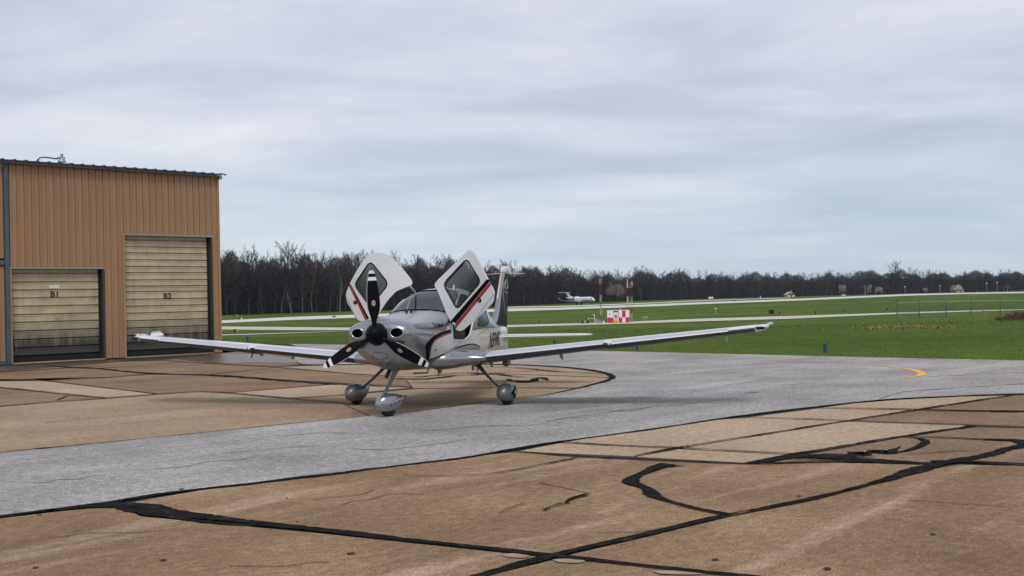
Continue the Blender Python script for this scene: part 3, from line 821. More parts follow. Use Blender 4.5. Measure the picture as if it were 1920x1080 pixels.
# roll-up doors made of interlocking slats
def roller_door(b_, zs, name_txt, tx, tz, size):
    dr = empty('roller_door', (0, 0, 0), 0, hangar)
    x0, x1 = b_[0] + .02, b_[1] - .075
    for k, (zt, zb) in enumerate(zip(zs, zs[1:])):
        h = zt - zb
        # a slat: rolled lip on top, flat web, shadow groove below
        prof = [(.20, zt - .004), (.175, zt - .012), (.168, zt - .030), (.180, zt - .048), (.184, zb + h * .55), (.178, zb + h * .50), (.184, zb + h * .45), (.178, zb + .046), (.215, zb + .034), (.235, zb + .008)]
        V = [(x, y, z) for x in (x0, x1) for y, z in prof]; n = len(prof)
        F = [(i, n + i, n + i + 1, i + 1) for i in range(n - 1)]
        V += [(x0, .24, zt - .004), (x1, .24, zt - .004)]; F += [(0, 2*n, 2*n+1, n)]
        o = pyd('slat', V, F, m_door if (k * 7 + len(zs)) % 5 < 3 else m_doorg, dr)
    o = box_obj('bottom_seal', x0, x1, .19, .23, .05, zs[-1] - .006, m_dark, dr)
    me = text_mesh(name_txt, size)
    t_ = link_mesh('lettering', me, m_letter, dr)
    t_.location = (tx, .1655, tz); t_.rotation_euler = (R(90), 0, 0)
    return dr
d1 = roller_door(B1, [3.42, 3.24, 2.92, 2.63, 2.34, 2.04, 1.74, 1.46, 1.15, .84, .54, .25], 'B1', -6.42, 2.475, .32)
d2 = roller_door(B2, [4.72, 4.54, 4.27, 4.03, 3.76, 3.50, 3.26, 2.98, 2.74, 2.52, 2.23, 1.96, 1.69, 1.40, 1.12, .83, .54, .25], 'B2', -2.10, 2.345, .32)
box_obj('paper_notice', -6.61, -6.25, .155, .162, 2.695, 2.815, m_white, d1)
for dd, x, z in ((d1, -6.34, 1.60), (d2, -1.72, 1.55)):
    bm = bmesh.new(); tube(bm, [(x - .06, .17, z - .01), (x - .02, .12, z), (x + .03, .12, z + .02), (x + .06, .17, z + .03)], .012, 6)
    from_bm('handle', bm, m_galv, dd, True)
# roof: ribbed blue panels with a low pitch
for i in range(36):
    x = .32 - (i + 1) * .40
    prof = [(0, 0), (.17, 0), (.20, .032), (.24, .032), (.27, 0), (.396, 0)]
    ya, yb = -.28, 16.2
    sl = .06
    V = [(x + p, ya, EAVE + .05 + z) for p, z in prof] + [(x + p, yb, EAVE + .05 + z + (yb - ya) * sl) for p, z in prof]
    V += [(x + p, ya, EAVE + .045 + z - .05) for p, z in prof]
    n = len(prof)
    F = [(k, k+1, n+k+1, n+k) for k in range(n-1)] + [(2*n+k, 2*n+k+1, k+1, k) for k in range(n-1)]
    pyd('roof_panel', V, F, m_roof, hangar)
hbox('eave_trim', -14.1, .10, -.20, -.06, EAVE - .07, EAVE - .006, m_trim)
hbox('eave_trim', .03, .14, -.26, 1.0, EAVE - .16, EAVE - .012, m_ptrim)
fl = empty('floodlight', (0, 0, 0), 0, hangar)
bm = bmesh.new()
tube(bm, [(-7.03, .06, EAVE + .05), (-7.0, 0, EAVE + .14), (-6.92, -.05, EAVE + .22), (-6.75, -.08, EAVE + .245), (-6.30, -.08, EAVE + .215)], .026, 8)
from_bm('arm', bm, m_steel, fl, True)
bm = bmesh.new()
bmesh.ops.create_cone(bm, cap_ends=True, segments=16, radius1=.16, radius2=.06, depth=.16, matrix=Matrix.Translation((-6.16, -.08, EAVE + .19)))
bmesh.ops.create_cone(bm, cap_ends=True, segments=12, radius1=.05, radius2=.05, depth=.14, matrix=Matrix.Translation((-6.16, -.08, EAVE + .34)))
box(bm, -6.32, -6.06, -.14, -.02, EAVE + .24, EAVE + .29)
from_bm('lamp_head', bm, m_galv, fl)

# ------------------------------------------------------------------ light aircraft (local: +x its left wing, +y aft, +z up)
HEAD = .2673
plane = empty('light_aircraft', (-2.166, 16.307, 0), -HEAD)
tag(plane, 'silver and white single-engine propeller plane with both doors swung open', 'airplane')

# stations: y, z bottom, z top, half width, z of widest, exponent top, exponent bottom
ST = [(.215, 1.08, 1.44, .36, 1.31, 2.4, 2.0), (.235, 1.01, 1.475, .44, 1.31, 2.5, 2.0), (.28, .945, 1.50, .50, 1.31, 2.6, 1.9), (.36, .875, 1.522, .54, 1.305, 2.7, 1.8),
      (.50, .80, 1.545, .575, 1.30, 2.6, 1.75), (.70, .735, 1.562, .595, 1.29, 2.5, 1.75), (.95, .705, 1.578, .605, 1.27, 2.5, 1.8), (1.25, .685, 1.600, .615, 1.24, 2.5, 1.9),
      (1.60, .670, 1.632, .625, 1.21, 2.6, 2.1), (1.85, .660, 1.660, .635, 1.20, 2.8, 2.3), (2.00, .655, 1.702, .64, 1.20, 2.9, 2.4), (2.2, .645, 1.778, .65, 1.20, 3.1, 2.6),
      (2.5, .635, 1.888, .66, 1.20, 3.3, 2.8), (2.8, .625, 1.978, .668, 1.20, 3.45, 2.9), (3.1, .62, 2.035, .67, 1.20, 3.5, 3.0), (3.45, .62, 2.058, .67, 1.19, 3.4, 2.9),
      (3.8, .63, 2.03, .645, 1.18, 3.1, 2.7), (4.2, .65, 1.945, .610, 1.17, 2.8, 2.6), (4.6, .68, 1.81, .575, 1.15, 2.6, 2.6), (5.0, .71, 1.655, .525, 1.12, 2.5, 2.6),
      (5.5, .735, 1.490, .450, 1.07, 2.5, 2.6), (6.0, .75, 1.385, .355, 1.03, 2.4, 2.5), (6.5, .745, 1.325, .25, 1.01, 2.3, 2.4), (7.0, .725, 1.285, .15, 1.00, 2.1, 2.1), (7.4, .70, 1.25, .075, .99, 2.0, 2.0), (7.62, .69, 1.22, .035, .98, 2.0, 2.0)]
ST = np.array(ST)
def cr_interp(y):
    return np.array([np.interp(y, ST[:, 0], ST[:, k]) for k in range(1, 7)])
yy = np.unique(np.concatenate([ST[:, 0], np.arange(.45, 7.6, .11)]))
# smooth the table a little along its length
def station(y):
    if y < .6 or y > 7.2: return cr_interp(y)
    w_ = np.array([.25, .5, .25]); s_ = .10
    return w_ @ np.array([cr_interp(y - s_), cr_interp(y), cr_interp(y + s_)])
NR = 64
def ring(y):
    zb, zt, w, zw, en, eb = station(y)
    out_ = []
    for k in range(NR):
        a = 2 * math.pi * k / NR
        c_, s_ = math.cos(a), math.sin(a)
        e_ = en if s_ >= 0 else eb
        x = w * math.copysign(abs(c_) ** (2 / e_), c_)
        z = zw + ((zt - zw) if s_ >= 0 else (zw - zb)) * math.copysign(abs(s_) ** (2 / e_), s_)
        out_.append(Vector((x, y, z)))
    return out_
def fus_half_width(y, z):
    zb, zt, w, zw, en, eb = station(y)
    q, e_ = ((z - zw) / (zt - zw), en) if z > zw else ((zw - z) / (zw - zb), eb)
    return w * max(0, 1 - abs(q) ** e_) ** (1 / e_)
bm = bmesh.new()
loft(bm, [ring(y) for y in yy])
bmesh.ops.recalc_face_normals(bm, faces=bm.faces)
tmp = bm.copy(); bmesh.ops.triangulate(tmp, faces=tmp.faces)
FT = BVHTree.FromBMesh(tmp); tmp.free()

# paint regions, slots: 0 silver 1 cream 2 black 3 red 4 dark silver
red_in = [(1.914, 1.258), (1.465, 1.211), (1.221, 1.158), (1.137, 1.091), (1.183, .993), (1.346, .86)]
red_out = [(1.915, 1.281), (1.44, 1.238), (1.169, 1.178), (1.099, 1.102), (1.13, .995), (1.332, .852)]
blk_out = [(1.919, 1.331), (1.417, 1.293), (1.042, 1.227), (.869, 1.129), (.951, 1.022), (1.175, .888), (1.408, .785)]
arc = [(1.355, .851), (2.095, 1.002), (2.515, 1.039), (3.015, 1.045), (3.437, .988), (3.616, .91)]
def sm(p, n=4): return smooth_line(p, n)
top_back = [(7.7, 1.262), (5.49, 1.262), (3.953, 1.307), (3.284, 1.296)]
white_poly = sm(red_in) + [tuple(p) for p in sm(arc)[2:]] + [(4.3, .80), (5.2, .74), (7.7, .60), (7.7, 1.262), (5.49, 1.262), (3.95, 1.290), (3.1, 1.29)]
red_poly = sm(red_out) + sm(red_in)[::-1]
blk_poly = sm(blk_out) + [(1.34, .86)] + sm(red_out)[::-1]
aft_red = [(3.0, 1.276), (3.95, 1.290), (5.49, 1.250), (7.7, 1.250), (7.7, 1.264), (5.49, 1.266), (3.95, 1.312), (3.0, 1.30)]
arc_line = sm(arc) + [(p[0] + .012, p[1] - .022) for p in sm(arc)[::-1]]
for sgn in (1, -1):
    cond = (lambda c, s=sgn: c.x * s > .02)
    # the first seam of each outline is on the same grid, so cut biggest first
    for poly, mi in ((white_poly, 1), (blk_poly, 2), (red_poly, 3), (aft_red, 3), (arc_line, 2)):
        for f in cut_poly(bm, poly, (1, 2), cond):
            f.material_index = mi
# lower cowl is a darker silver below the cowl seam
for f in bm.faces:
    c = f.calc_center_median()
    if f.material_index == 0 and c.y > 6.2 and c.z > 1.25: f.material_index = 0
# openings: air inlets
inl = {}
for s in (-1, 1):
    poly = [(s * .325 + .105 * math.cos(a), 1.335 + .077 * math.sin(a)) for a in np.linspace(0, 2 * math.pi, 21)[:-1]]
    inl[s] = poly
    fs = cut_poly(bm, poly, (0, 2), lambda c: c.y < .7)
    bmesh.ops.delete(bm, geom=fs, context='FACES')
# windscreen
ws = [(-.605, 1.555), (-.50, 1.618), (-.36, 1.652), (-.18, 1.670), (0, 1.675), (.18, 1.670), (.36, 1.652), (.50, 1.618), (.605, 1.555), (.610, 1.62),
      (.575, 1.72), (.52, 1.83), (.45, 1.925), (.36, 1.985), (.20, 2.005), (0, 2.008), (-.20, 2.005), (-.36, 1.985), (-.45, 1.925), (-.52, 1.83), (-.575, 1.72), (-.610, 1.62)]
fs = cut_poly(bm, ws, (0, 2), lambda c: 1.6 < c.y < 3.3 and c.z > 1.5)
wobj = split_faces(bm, fs, 'windscreen', m_glass, plane)
# door openings and rear side windows
door_op = round_poly([(1.97, 1.42), (1.97, 1.15), (2.55, 1.115), (2.86, 1.20), (3.22, 1.60), (3.20, 1.93), (2.98, 1.95), (2.52, 1.76), (2.15, 1.575)], .07, 3)
aft_win = round_poly([(3.36, 1.335), (3.40, 1.86), (3.70, 1.84), (4.15, 1.66), (4.30, 1.40), (4.0, 1.335)], .06, 3)
wins = []
for sgn in (1, -1):
    cond = (lambda c, s=sgn: c.x * s > .02)
    fs = cut_poly(bm, door_op, (1, 2), cond); bmesh.ops.delete(bm, geom=fs, context='FACES')
    fs = cut_poly(bm, aft_win, (1, 2), cond); wins.append(split_faces(bm, fs, 'side_window', m_glassd, plane))
fus = from_bm('fuselage', bm, [f_silver, f_cream, f_black, f_red, f_gun], plane, True, R(40))

def onto(y, z, s=1, off=.004):
    """a point on the fuselage side"""
    h = FT.ray_cast(Vector((s * 3, y, z)), Vector((-s, 0, 0)))
    return h[0] + h[1] * off if h[0] else Vector((s * fus_half_width(y, z), y, z))
def onfront(x, z, off=.004):
    h = FT.ray_cast(Vector((x, -2, z)), Vector((0, 1, 0)))
    return h[0] + h[1] * off if h[0] else None
# windscreen frame (black band), inlet rims and ducts
pts = [onfront(*p, .003) for p in ws]; pts = [p for p in pts if p]
tube_obj('windscreen_frame', pts, .013, m_black, plane, 6, True)
for s in (-1, 1):
    P = [onfront(*p, .0) for p in inl[s]]
    o = tube_obj('inlet_rim', P, .011, m_chrome, plane, 8, True)
    bm = bmesh.new()
    rg = [[p + Vector((0, d_, 0)) for p in P] for d_ in (0, .12, .3)]
    loft(bm, rg, cap0=False, cap1=True)
    from_bm('inlet_duct', bm, m_dark, plane)
    # cylinder fins glimpsed inside
    bm = bmesh.new()
    for k in range(5): box(bm, s * .325 - .07, s * .325 + .07, .42 + .0, .46, 1.28 + k * .02, 1.288 + k * .02)
    from_bm('cylinder_fin', bm, m_dkgrey, plane)
for s in (1, -1):
    dp = [onto(y, z, s, .0) for y, z in door_op]
    tube_obj('door_frame', dp, .018, m_white, plane, 6, True)
    dw = [onto(y, z, s, .001) for y, z in aft_win]
    tube_obj('window_seal', dw, .009, m_black, plane, 6, True)
def surf_line(name, pts, r, m, s=1):
    P = []
    for (a, b_) in zip(pts, pts[1:]):
        n__ = max(2, int(math.dist(a, b_) / .07))
        for k in range(n__): P.append(onto(a[0] + (b_[0] - a[0]) * k / n__, a[1] + (b_[1] - a[1]) * k / n__, s, .0))
    P.append(onto(*pts[-1], s, .0))
    return tube_obj(name, P, r, m, plane, 4)
m_seam = mat('panel_gap', (.05, .05, .052), .7)
for s in (1, -1):
    surf_line('cowl_seam', [(.42, 1.335), (1.15, 1.275)], .0035, m_chrome, s)
    surf_line('cowl_seam', [(1.28, 1.585), (1.30, 1.30)], .003, m_seam, s)
    surf_line('panel_line', [(1.383, .858), (1.804, .952), (2.398, 1.09)], .004, m_seam, s)
    surf_line('panel_line', [(3.30, 1.18), (3.75, 1.24), (4.25, 1.285)], .004, m_seam, s)
    p = onto(1.33, 1.012, s, .0)
    bm = bmesh.new(); bmesh.ops.create_uvsphere(bm, u_segments=10, v_segments=6, radius=.017, matrix=Matrix.Translation(p)); from_bm('static_port', bm, m_black, plane, True)
def side_text(name, body, size, y, z, m, s=1, width=None, height=None):
    me = text_mesh(body, size)
    b2 = bmesh.new(); b2.from_mesh(me)
    bmesh.ops.triangulate(b2, faces=b2.faces)
    for _ in range(3):
        ed = [e_ for e_ in b2.edges if e_.calc_length() > size * .12]
        if ed: bmesh.ops.subdivide_edges(b2, edges=ed, cuts=1); bmesh.ops.triangulate(b2, faces=b2.faces)
    b2.to_mesh(me); b2.free()
    o = link_mesh(name, me, m, plane)
    xs_ = [v.co.x for v in me.vertices]; zs_ = [v.co.y for v in me.vertices]
    kx = width / (max(xs_) - min(xs_)); kz = height / (max(zs_) - min(zs_))
    xm = (max(xs_) + min(xs_)) / 2; zm = (max(zs_) + min(zs_)) / 2
    for v in me.vertices:
        v.co = onto(y + s * (v.co.x - xm) * kx, z + (v.co.y - zm) * kz, s, .006)
    return o
side_text('registration', 'N59WC', .36, 5.00, 1.035, m_letter, 1, 1.30, .31)
side_text('registration', 'N59WC', .36, 5.06, 1.030, m_letter, -1, 1.30, .30)
side_text('name_lettering', 'CIRRUS', .075, 1.50, 1.415, m_black, 1, .30, .052)
bm = bmesh.new()
q = [onto(y, z, 1, .004) for y, z in ((1.235, 1.45), (1.275, 1.455), (1.325, 1.385), (1.285, 1.38))]
bm.faces.new([bm.verts.new(p) for p in q]); from_bm('name_emblem', bm, m_black, plane)
# cowl hinges / vents on the nose deck
for x in (.02, .105):
    p = Vector((x - .06, 1.62, 1.632)); bm = bmesh.new(); box(bm, p.x - .012, p.x + .012, p.y - .02, p.y + .03, p.z - .02, p.z + .028)
    from_bm('defrost_vent', bm, m_black, plane)
# oil door and lower cowl hatch outlines
for cx, cz in ((.02, .98),):
    pts = [onfront(cx + .13 * math.cos(a), cz + .055 * math.sin(a), .0) for a in np.linspace(0, 2 * math.pi, 18)[:-1]]
    tube_obj('cowl_vent', [p for p in pts if p], .005, m_seam, plane, 5, True)

# cabin: panel, seats, rear shelf
bm = bmesh.new(); box(bm, -.56, .56, 1.86, 2.12, 1.0, 1.56); bmesh.ops.bevel(bm, geom=bm.edges[:], offset=.04, segments=2, affect='EDGES'); from_bm('instrument_panel', bm, m_int, plane)
for x in (-.29, .29):
    st = empty('seat', (0, 0, 0), 0, plane)
    bm = bmesh.new(); rg = []
    for z, w, y0, y1 in ((.95, .22, 2.95, 3.08), (1.2, .235, 3.02, 3.14), (1.5, .21, 3.12, 3.22), (1.66, .15, 3.17, 3.25)):
        rg.append([Vector((x + a * w, (y0 if b_ < 0 else y1) , z)) for a, b_ in ((-1, -1), (-.6, -1.0), (.6, -1), (1, -1), (1, 1), (-1, 1))])
    loft(bm, rg); from_bm('seat_back', bm, m_int, st, True, R(40))
    box_obj('seat_cushion', x - .23, x + .23, 2.5, 2.98, .86, .99, m_int, st, .03)
    box_obj('headrest', x - .12, x + .12, 3.19, 3.27, 1.68, 1.84, m_int, st, .03)
box_obj('cabin_floor', -.52, .52, 1.9, 4.2, .84, .86, m_int, plane)
# roof antennas
box_obj('roof_antenna', -.10, .10, 3.25, 3.42, 2.045, 2.085, m_white, plane, .012)
bm = bmesh.new(); tube(bm, [(.22, 3.35, 2.03), (.22, 3.38, 2.10)], .02, 8); from_bm('roof_light', bm, m_chrome, plane)

# wings
def naca(tc, n=13):
    xs_ = (1 - np.cos(np.linspace(0, math.pi, n))) / 2
    yt = 5 * tc * (.2969 * np.sqrt(xs_) - .126 * xs_ - .3516 * xs_**2 + .2843 * xs_**3 - .1036 * xs_**4)
    cam_ = .008 * 4 * xs_ * (1 - xs_)
    up_ = [(a, c_ + b_) for a, b_, c_ in zip(xs_, yt, cam_)]
    lo_ = [(a, c_ - b_) for a, b_, c_ in zip(xs_, yt, cam_)]
    return up_[::-1] + lo_[1:-1]
def wing_sec(x, yle, ch, zle, tc, tw=0.0, n=13):
    c_, s_ = math.cos(tw), math.sin(tw)
    return [Vector((x, yle + ch * (a * c_ + b_ * s_), zle + ch * (b_ * c_ - a * s_))) for a, b_ in naca(tc, n)]
def lerp_w(ax):
    """leading edge y, chord, leading edge z, thickness at a distance ax from the centre line"""
    t_ = (ax - .65) / (5.62 - .65)
    return 2.02 + .25 * t_, 1.46 - .64 * t_, .790 + .468 * t_, .150 - .022 * t_
for s in (1, -1):
    wg = 'wing'
    bm = bmesh.new()
    secs = []
    for ax in (.30, .65, 1.0, 1.5, 2.0, 2.6, 3.2, 3.235):
        a, c_, z, tc = lerp_w(ax); secs.append(wing_sec(s * ax, a, c_, z, tc, R(2.2)))
    for ax in (3.245, 3.6, 4.2, 4.8, 5.3, 5.62):      # drooped outboard leading edge starts with a step
        a, c_, z, tc = lerp_w(ax); secs.append(wing_sec(s * ax, a - .030, c_ + .03, z - .016, tc + .012, R(1.0)))
    vr = loft(bm, secs)
    n__ = len(secs[0])
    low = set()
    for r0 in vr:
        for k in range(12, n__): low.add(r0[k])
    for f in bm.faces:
        if sum(v in low for v in f.verts) >= 2: f.material_index = 1  # nose and lower faces take the painted-in shade
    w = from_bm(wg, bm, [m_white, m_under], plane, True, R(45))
    # upswept raked tip
    bm = bmesh.new(); secs = []
    for k, (ax, dy, cf, dz) in enumerate(((5.622, 0, 1, 0), (5.70, .03, .95, .010), (5.77, .09, .84, .022), (5.82, .17, .68, .040), (5.845, .27, .48, .060), (5.86, .38, .25, .078))):
        a, c_, z, tc = lerp_w(5.62); secs.append(wing_sec(s * ax, a - .03 + dy, (c_ + .03) * cf, z - .016 + dz, (tc + .01) * (1 - .06 * k), R(1)))
    loft(bm, secs); from_bm('wing_tip', bm, m_white, plane, True, R(45))
    # tip fence at the trailing edge
    bm = bmesh.new(); secs = []
    for ax, y0, y1, z in ((5.66, 2.66, 3.12, 1.285), (5.74, 2.80, 3.16, 1.335), (5.80, 2.93, 3.2, 1.365)):
        secs.append([Vector((s * ax, y0, z)), Vector((s * (ax + .012), (y0 + y1) / 2, z + .006)), Vector((s * ax, y1, z)), Vector((s * (ax - .012), (y0 + y1) / 2, z - .006))])
    loft(bm, secs); from_bm('winglet', bm, m_white, plane, True, R(60))
    # tip lights behind clear covers
    a, c_, z, tc = lerp_w(5.62)
    bm = bmesh.new(); bmesh.ops.create_uvsphere(bm, u_segments=12, v_segments=8, radius=1, matrix=Matrix.Translation((s * 5.70, 2.275, 1.255)) @ Matrix.Diagonal((.09, .05, .026, 1)))
    from_bm('tip_light', bm, m_char, plane, True)
    bm = bmesh.new(); bmesh.ops.create_uvsphere(bm, u_segments=12, v_segments=8, radius=1, matrix=Matrix.Translation((s * 5.855, 2.56, 1.315)) @ Matrix.Diagonal((.05, .07, .028, 1)))
    from_bm('strobe_light', bm, m_chrome, plane, True)
    # metal anti-ice panels on the leading edges
    for x0_, x1_, d_ in ((1.05, 3.18, 0.0), (3.32, 5.2, 1.0)):
        V, F = [], []
        xs_ = np.linspace(x0_, x1_, 8)
        for ax in xs_:
            a, c_, z, tc = lerp_w(ax)
            sec = wing_sec(s * ax, a - .030 * d_, c_ + .03 * d_, z - .016 * d_, tc + .012 * d_, R(1.5 - .5 * d_), 41)
            n = len(sec); half = 40
            pick = [sec[k] for k in range(half - 9, half)]
            cy = a + .25 * c_
            for p in pick:
                nn_ = Vector((0, p.y - (a + .09), p.z - z - .012)).normalized()
                V.append(p + nn_ * .0028)
        m_ = len(V) // 8
        for r0 in range(7):
            for k in range(m_ - 1): F.append((r0*m_+k, r0*m_+k+1, (r0+1)*m_+k+1, (r0+1)*m_+k))
        pyd('deice_panel', V, F, m_deice, plane, True)
    # flap and aileron hinge fairings
    for ax, l_ in ((.95, .30), (2.25, .30), (3.60, .30)):
        a, c_, z, tc = lerp_w(ax); y0 = a + c_ * .60; zt = z + .0
        bm = bmesh.new(); rg = []
        for t_, w_, h_ in ((0, .004, .01), (.25, .022, .06), (.6, .026, .13), (.85, .022, .20), (1.0, .010, .205)):
            y_ = y0 + l_ * 1.35 * t_; zz = zt - .02 + .01 * t_
            rg.append([Vector((s * ax - w_, y_, zz)), Vector((s * ax + w_, y_, zz)), Vector((s * ax + w_ * .7, y_ + .02, zz - h_)), Vector((s * ax - w_ * .7, y_ + .02, zz - h_))])
        loft(bm, rg); from_bm('hinge_fairing', bm, m_gun, plane, True, R(40))
    # tie-down ring, fuel vent, pitot
    a, c_, z, tc = lerp_w(2.95)
    bm = bmesh.new(); tube(bm, [(s * 2.95, a + .45, z - .03), (s * 2.95, a + .45, z - .10)], .006, 6); from_bm('fuel_vent', bm, m_chrome, plane)
    a, c_, z, tc = lerp_w(5.15)
    if s > 0:
        bm = bmesh.new(); tube(bm, [(s * 5.15, a + .32, z - .02), (s * 5.15, a + .30, z - .10), (s * 5.16, a + .29, z - .19)], [.02, .014, .010], 8); from_bm('temperature_probe', bm, m_chrome, plane, True)
    else:
        a, c_, z, tc = lerp_w(3.24)
        bm = bmesh.new(); tube(bm, [(s * 3.25, a + .10, z - .03), (s * 3.25, a + .02, z - .15), (s * 3.25, a - .10, z - .15)], .013, 8); from_bm('pitot_tube', bm, m_chrome, plane, True)
    # stall strip at the step
    a, c_, z, tc = lerp_w(3.28)
    bm = bmesh.new(); bmesh.ops.create_uvsphere(bm, u_segments=10, v_segments=8, radius=1, matrix=Matrix.Translation((s * 3.285, a + .02, z - .004)) @ Matrix.Diagonal((.022, .055, .026, 1)))
    from_bm('leading_edge_cap', bm, m_white, plane, True)
    # smooth fillet where the wing meets the body
    bm = bmesh.new(); secs = []
    for ax, dy, kz, kc in ((.36, -.40, .11, 1.30), (.58, -.38, .10, 1.29), (.67, -.30, .085, 1.23), (.76, -.20, .060, 1.15), (.88, -.10, .032, 1.08), (1.02, -.04, .016, 1.035), (1.20, -.016, .008, 1.018), (1.201, .02, -.02, .96)):
        a, c_, z, tc = lerp_w(ax)
        secs.append(wing_sec(s * ax, a + dy, c_ * kc, z + kz * .50, tc + kz * .36, R(1.5)))
    loft(bm, secs); from_bm('wing_root_fairing', bm, m_silver, plane, True, R(60))
# cooling unit blister under the left wing
bm = bmesh.new(); bmesh.ops.create_uvsphere(bm, u_segments=14, v_segments=8, radius=1, matrix=Matrix.Translation((1.30, 2.98, .70)) @ Matrix.Diagonal((.062, .18, .072, 1))); from_bm('scoop', bm, m_gun, plane, True)

# tail
bm = bmesh.new(); secs = []
FIN = [(1.20, 5.55, 7.70, .055), (1.30, 6.15, 7.72, .06), (1.36, 6.42, 7.73, .06), (1.46, 6.62, 7.76, .06), (1.62, 6.80, 7.79, .058), (1.85, 6.96, 7.83, .053), (2.10, 7.12, 7.88, .047), (2.35, 7.28, 7.93, .042), (2.44, 7.35, 7.95, .040)]
for z, y0, y1, w_ in FIN:
    secs.append([Vector((q.z - z, q.y, z)) for q in [Vector((0, y0 + (y1 - y0) * a, z + 2 * w_ * b_ / .12 * 1.0)) for a, b_ in naca(.12)]])
# symmetric section: drop the camber
secs = []
xs_ = (1 - np.cos(np.linspace(0, math.pi, 13))) / 2
yt = 5 * (.2969 * np.sqrt(xs_) - .126 * xs_ - .3516 * xs_**2 + .2843 * xs_**3 - .1036 * xs_**4)
for z, y0, y1, w_ in FIN:
    up_ = [Vector((b_ * w_ * 2.0, y0 + (y1 - y0) * a, z)) for a, b_ in zip(xs_, yt)]
    lo_ = [Vector((-b_ * w_ * 2.0, y0 + (y1 - y0) * a, z)) for a, b_ in zip(xs_, yt)]
    secs.append(up_[::-1] + lo_[1:-1])
loft(bm, secs)
dark_poly = sm([(7.56, 2.46), (7.38, 2.28), (7.27, 2.12), (7.11, 1.885), (6.955, 1.602), (6.716, 1.364), (6.424, 1.264)]) + [(6.4, 1.20), (8.2, 1.20), (8.2, 2.6)]
for f in cut_poly(bm, dark_poly, (1, 2), lambda c: True): f.material_index = 1
fin = from_bm('vertical_fin', bm, [m_silver, m_char], plane, True, R(50))
bm = bmesh.new(); secs = []
for z, y0, y1, w_ in ((2.442, 7.33, 7.97, .042), (2.50, 7.36, 8.0, .044), (2.545, 7.42, 8.0, .036), (2.572, 7.54, 7.98, .018)):
    up_ = [Vector((b_ * w_ * 2.0, y0 + (y1 - y0) * a, z)) for a, b_ in zip(xs_, yt)]
    lo_ = [Vector((-b_ * w_ * 2.0, y0 + (y1 - y0) * a, z)) for a, b_ in zip(xs_, yt)]
    secs.append(up_[::-1] + lo_[1:-1])
loft(bm, secs); from_bm('fin_cap', bm, m_white, plane, True, R(60))
bm = bmesh.new(); secs = []
for z, y0, y1, w_ in ((.66, 7.48, 7.66, .03), (1.0, 7.5, 7.72, .035), (1.21, 7.5, 7.74, .035)):
    secs.append([Vector((-w_, y0, z)), Vector((w_, y0, z)), Vector((.006, y1, z)), Vector((-.006, y1, z))])
loft(bm, secs); from_bm('rudder', bm, m_cream, plane)
# bronze anti-ice strip on the fin's leading edge
V, F = [], []
for z, y0, y1, w_ in [f_ for f_ in FIN if 1.80 < f_[0]]:
    for k in range(5, -6, -1):
        a = abs(k) / 5 * .05; b_ = np.interp(a, xs_, yt)
        V.append((math.copysign(b_ * w_ * 2.0 + .003, k) if k else 0, y0 + (y1 - y0) * a - .003, z))
nn_ = 11; rws = len(V) // nn_
for r0 in range(rws - 1):
    for k in range(nn_ - 1): F.append((r0*nn_+k, r0*nn_+k+1, (r0+1)*nn_+k+1, (r0+1)*nn_+k))
pyd('deice_panel', V, F, m_tan, plane, True)
# tail emblem: a disc outline with a swoosh, in thin pale line
m_line = mat('pale_line', (.45, .46, .46), .4)
def fin_x(y, z):
    z0 = [f_[0] for f_ in FIN]
    y0 = np.interp(z, z0, [f_[1] for f_ in FIN]); y1 = np.interp(z, z0, [f_[2] for f_ in FIN]); w_ = np.interp(z, z0, [f_[3] for f_ in FIN])
    return float(np.interp((y - y0) / (y1 - y0), xs_, yt)) * w_ * 2.0 + .003
for s in (1, -1):
    def fl_(pts): return [Vector((s * fin_x(y, z), y, z)) for y, z in pts]
    em = empty('tail_emblem', (0, 0, 0), 0, plane)
    tube_obj('emblem_line', fl_([(7.60 + .20 * math.cos(a), 2.12 + .145 * math.sin(a)) for a in np.linspace(R(-10), R(190), 16)]), .008, m_line, em, 4)
    tube_obj('emblem_line', fl_([(7.61 + .13 * math.cos(a), 2.12 + .10 * math.sin(a)) for a in np.linspace(R(-10), R(190), 14)]), .006, m_line, em, 4)
    tube_obj('emblem_line', fl_([(7.39, 2.09), (7.55, 2.075), (7.80, 2.09)]), .008, m_line, em, 4)
    tube_obj('emblem_line', fl_([(7.40, 2.01), (7.55, 1.99), (7.70, 1.985), (7.82, 1.96)]), .010, m_line, em, 4)
    tube_obj('emblem_line', fl_([(7.33, 2.20), (7.26, 2.0), (7.27, 1.85), (7.38, 1.62), (7.52, 1.52), (7.70, 1.50)]), .006, m_line, em, 4)
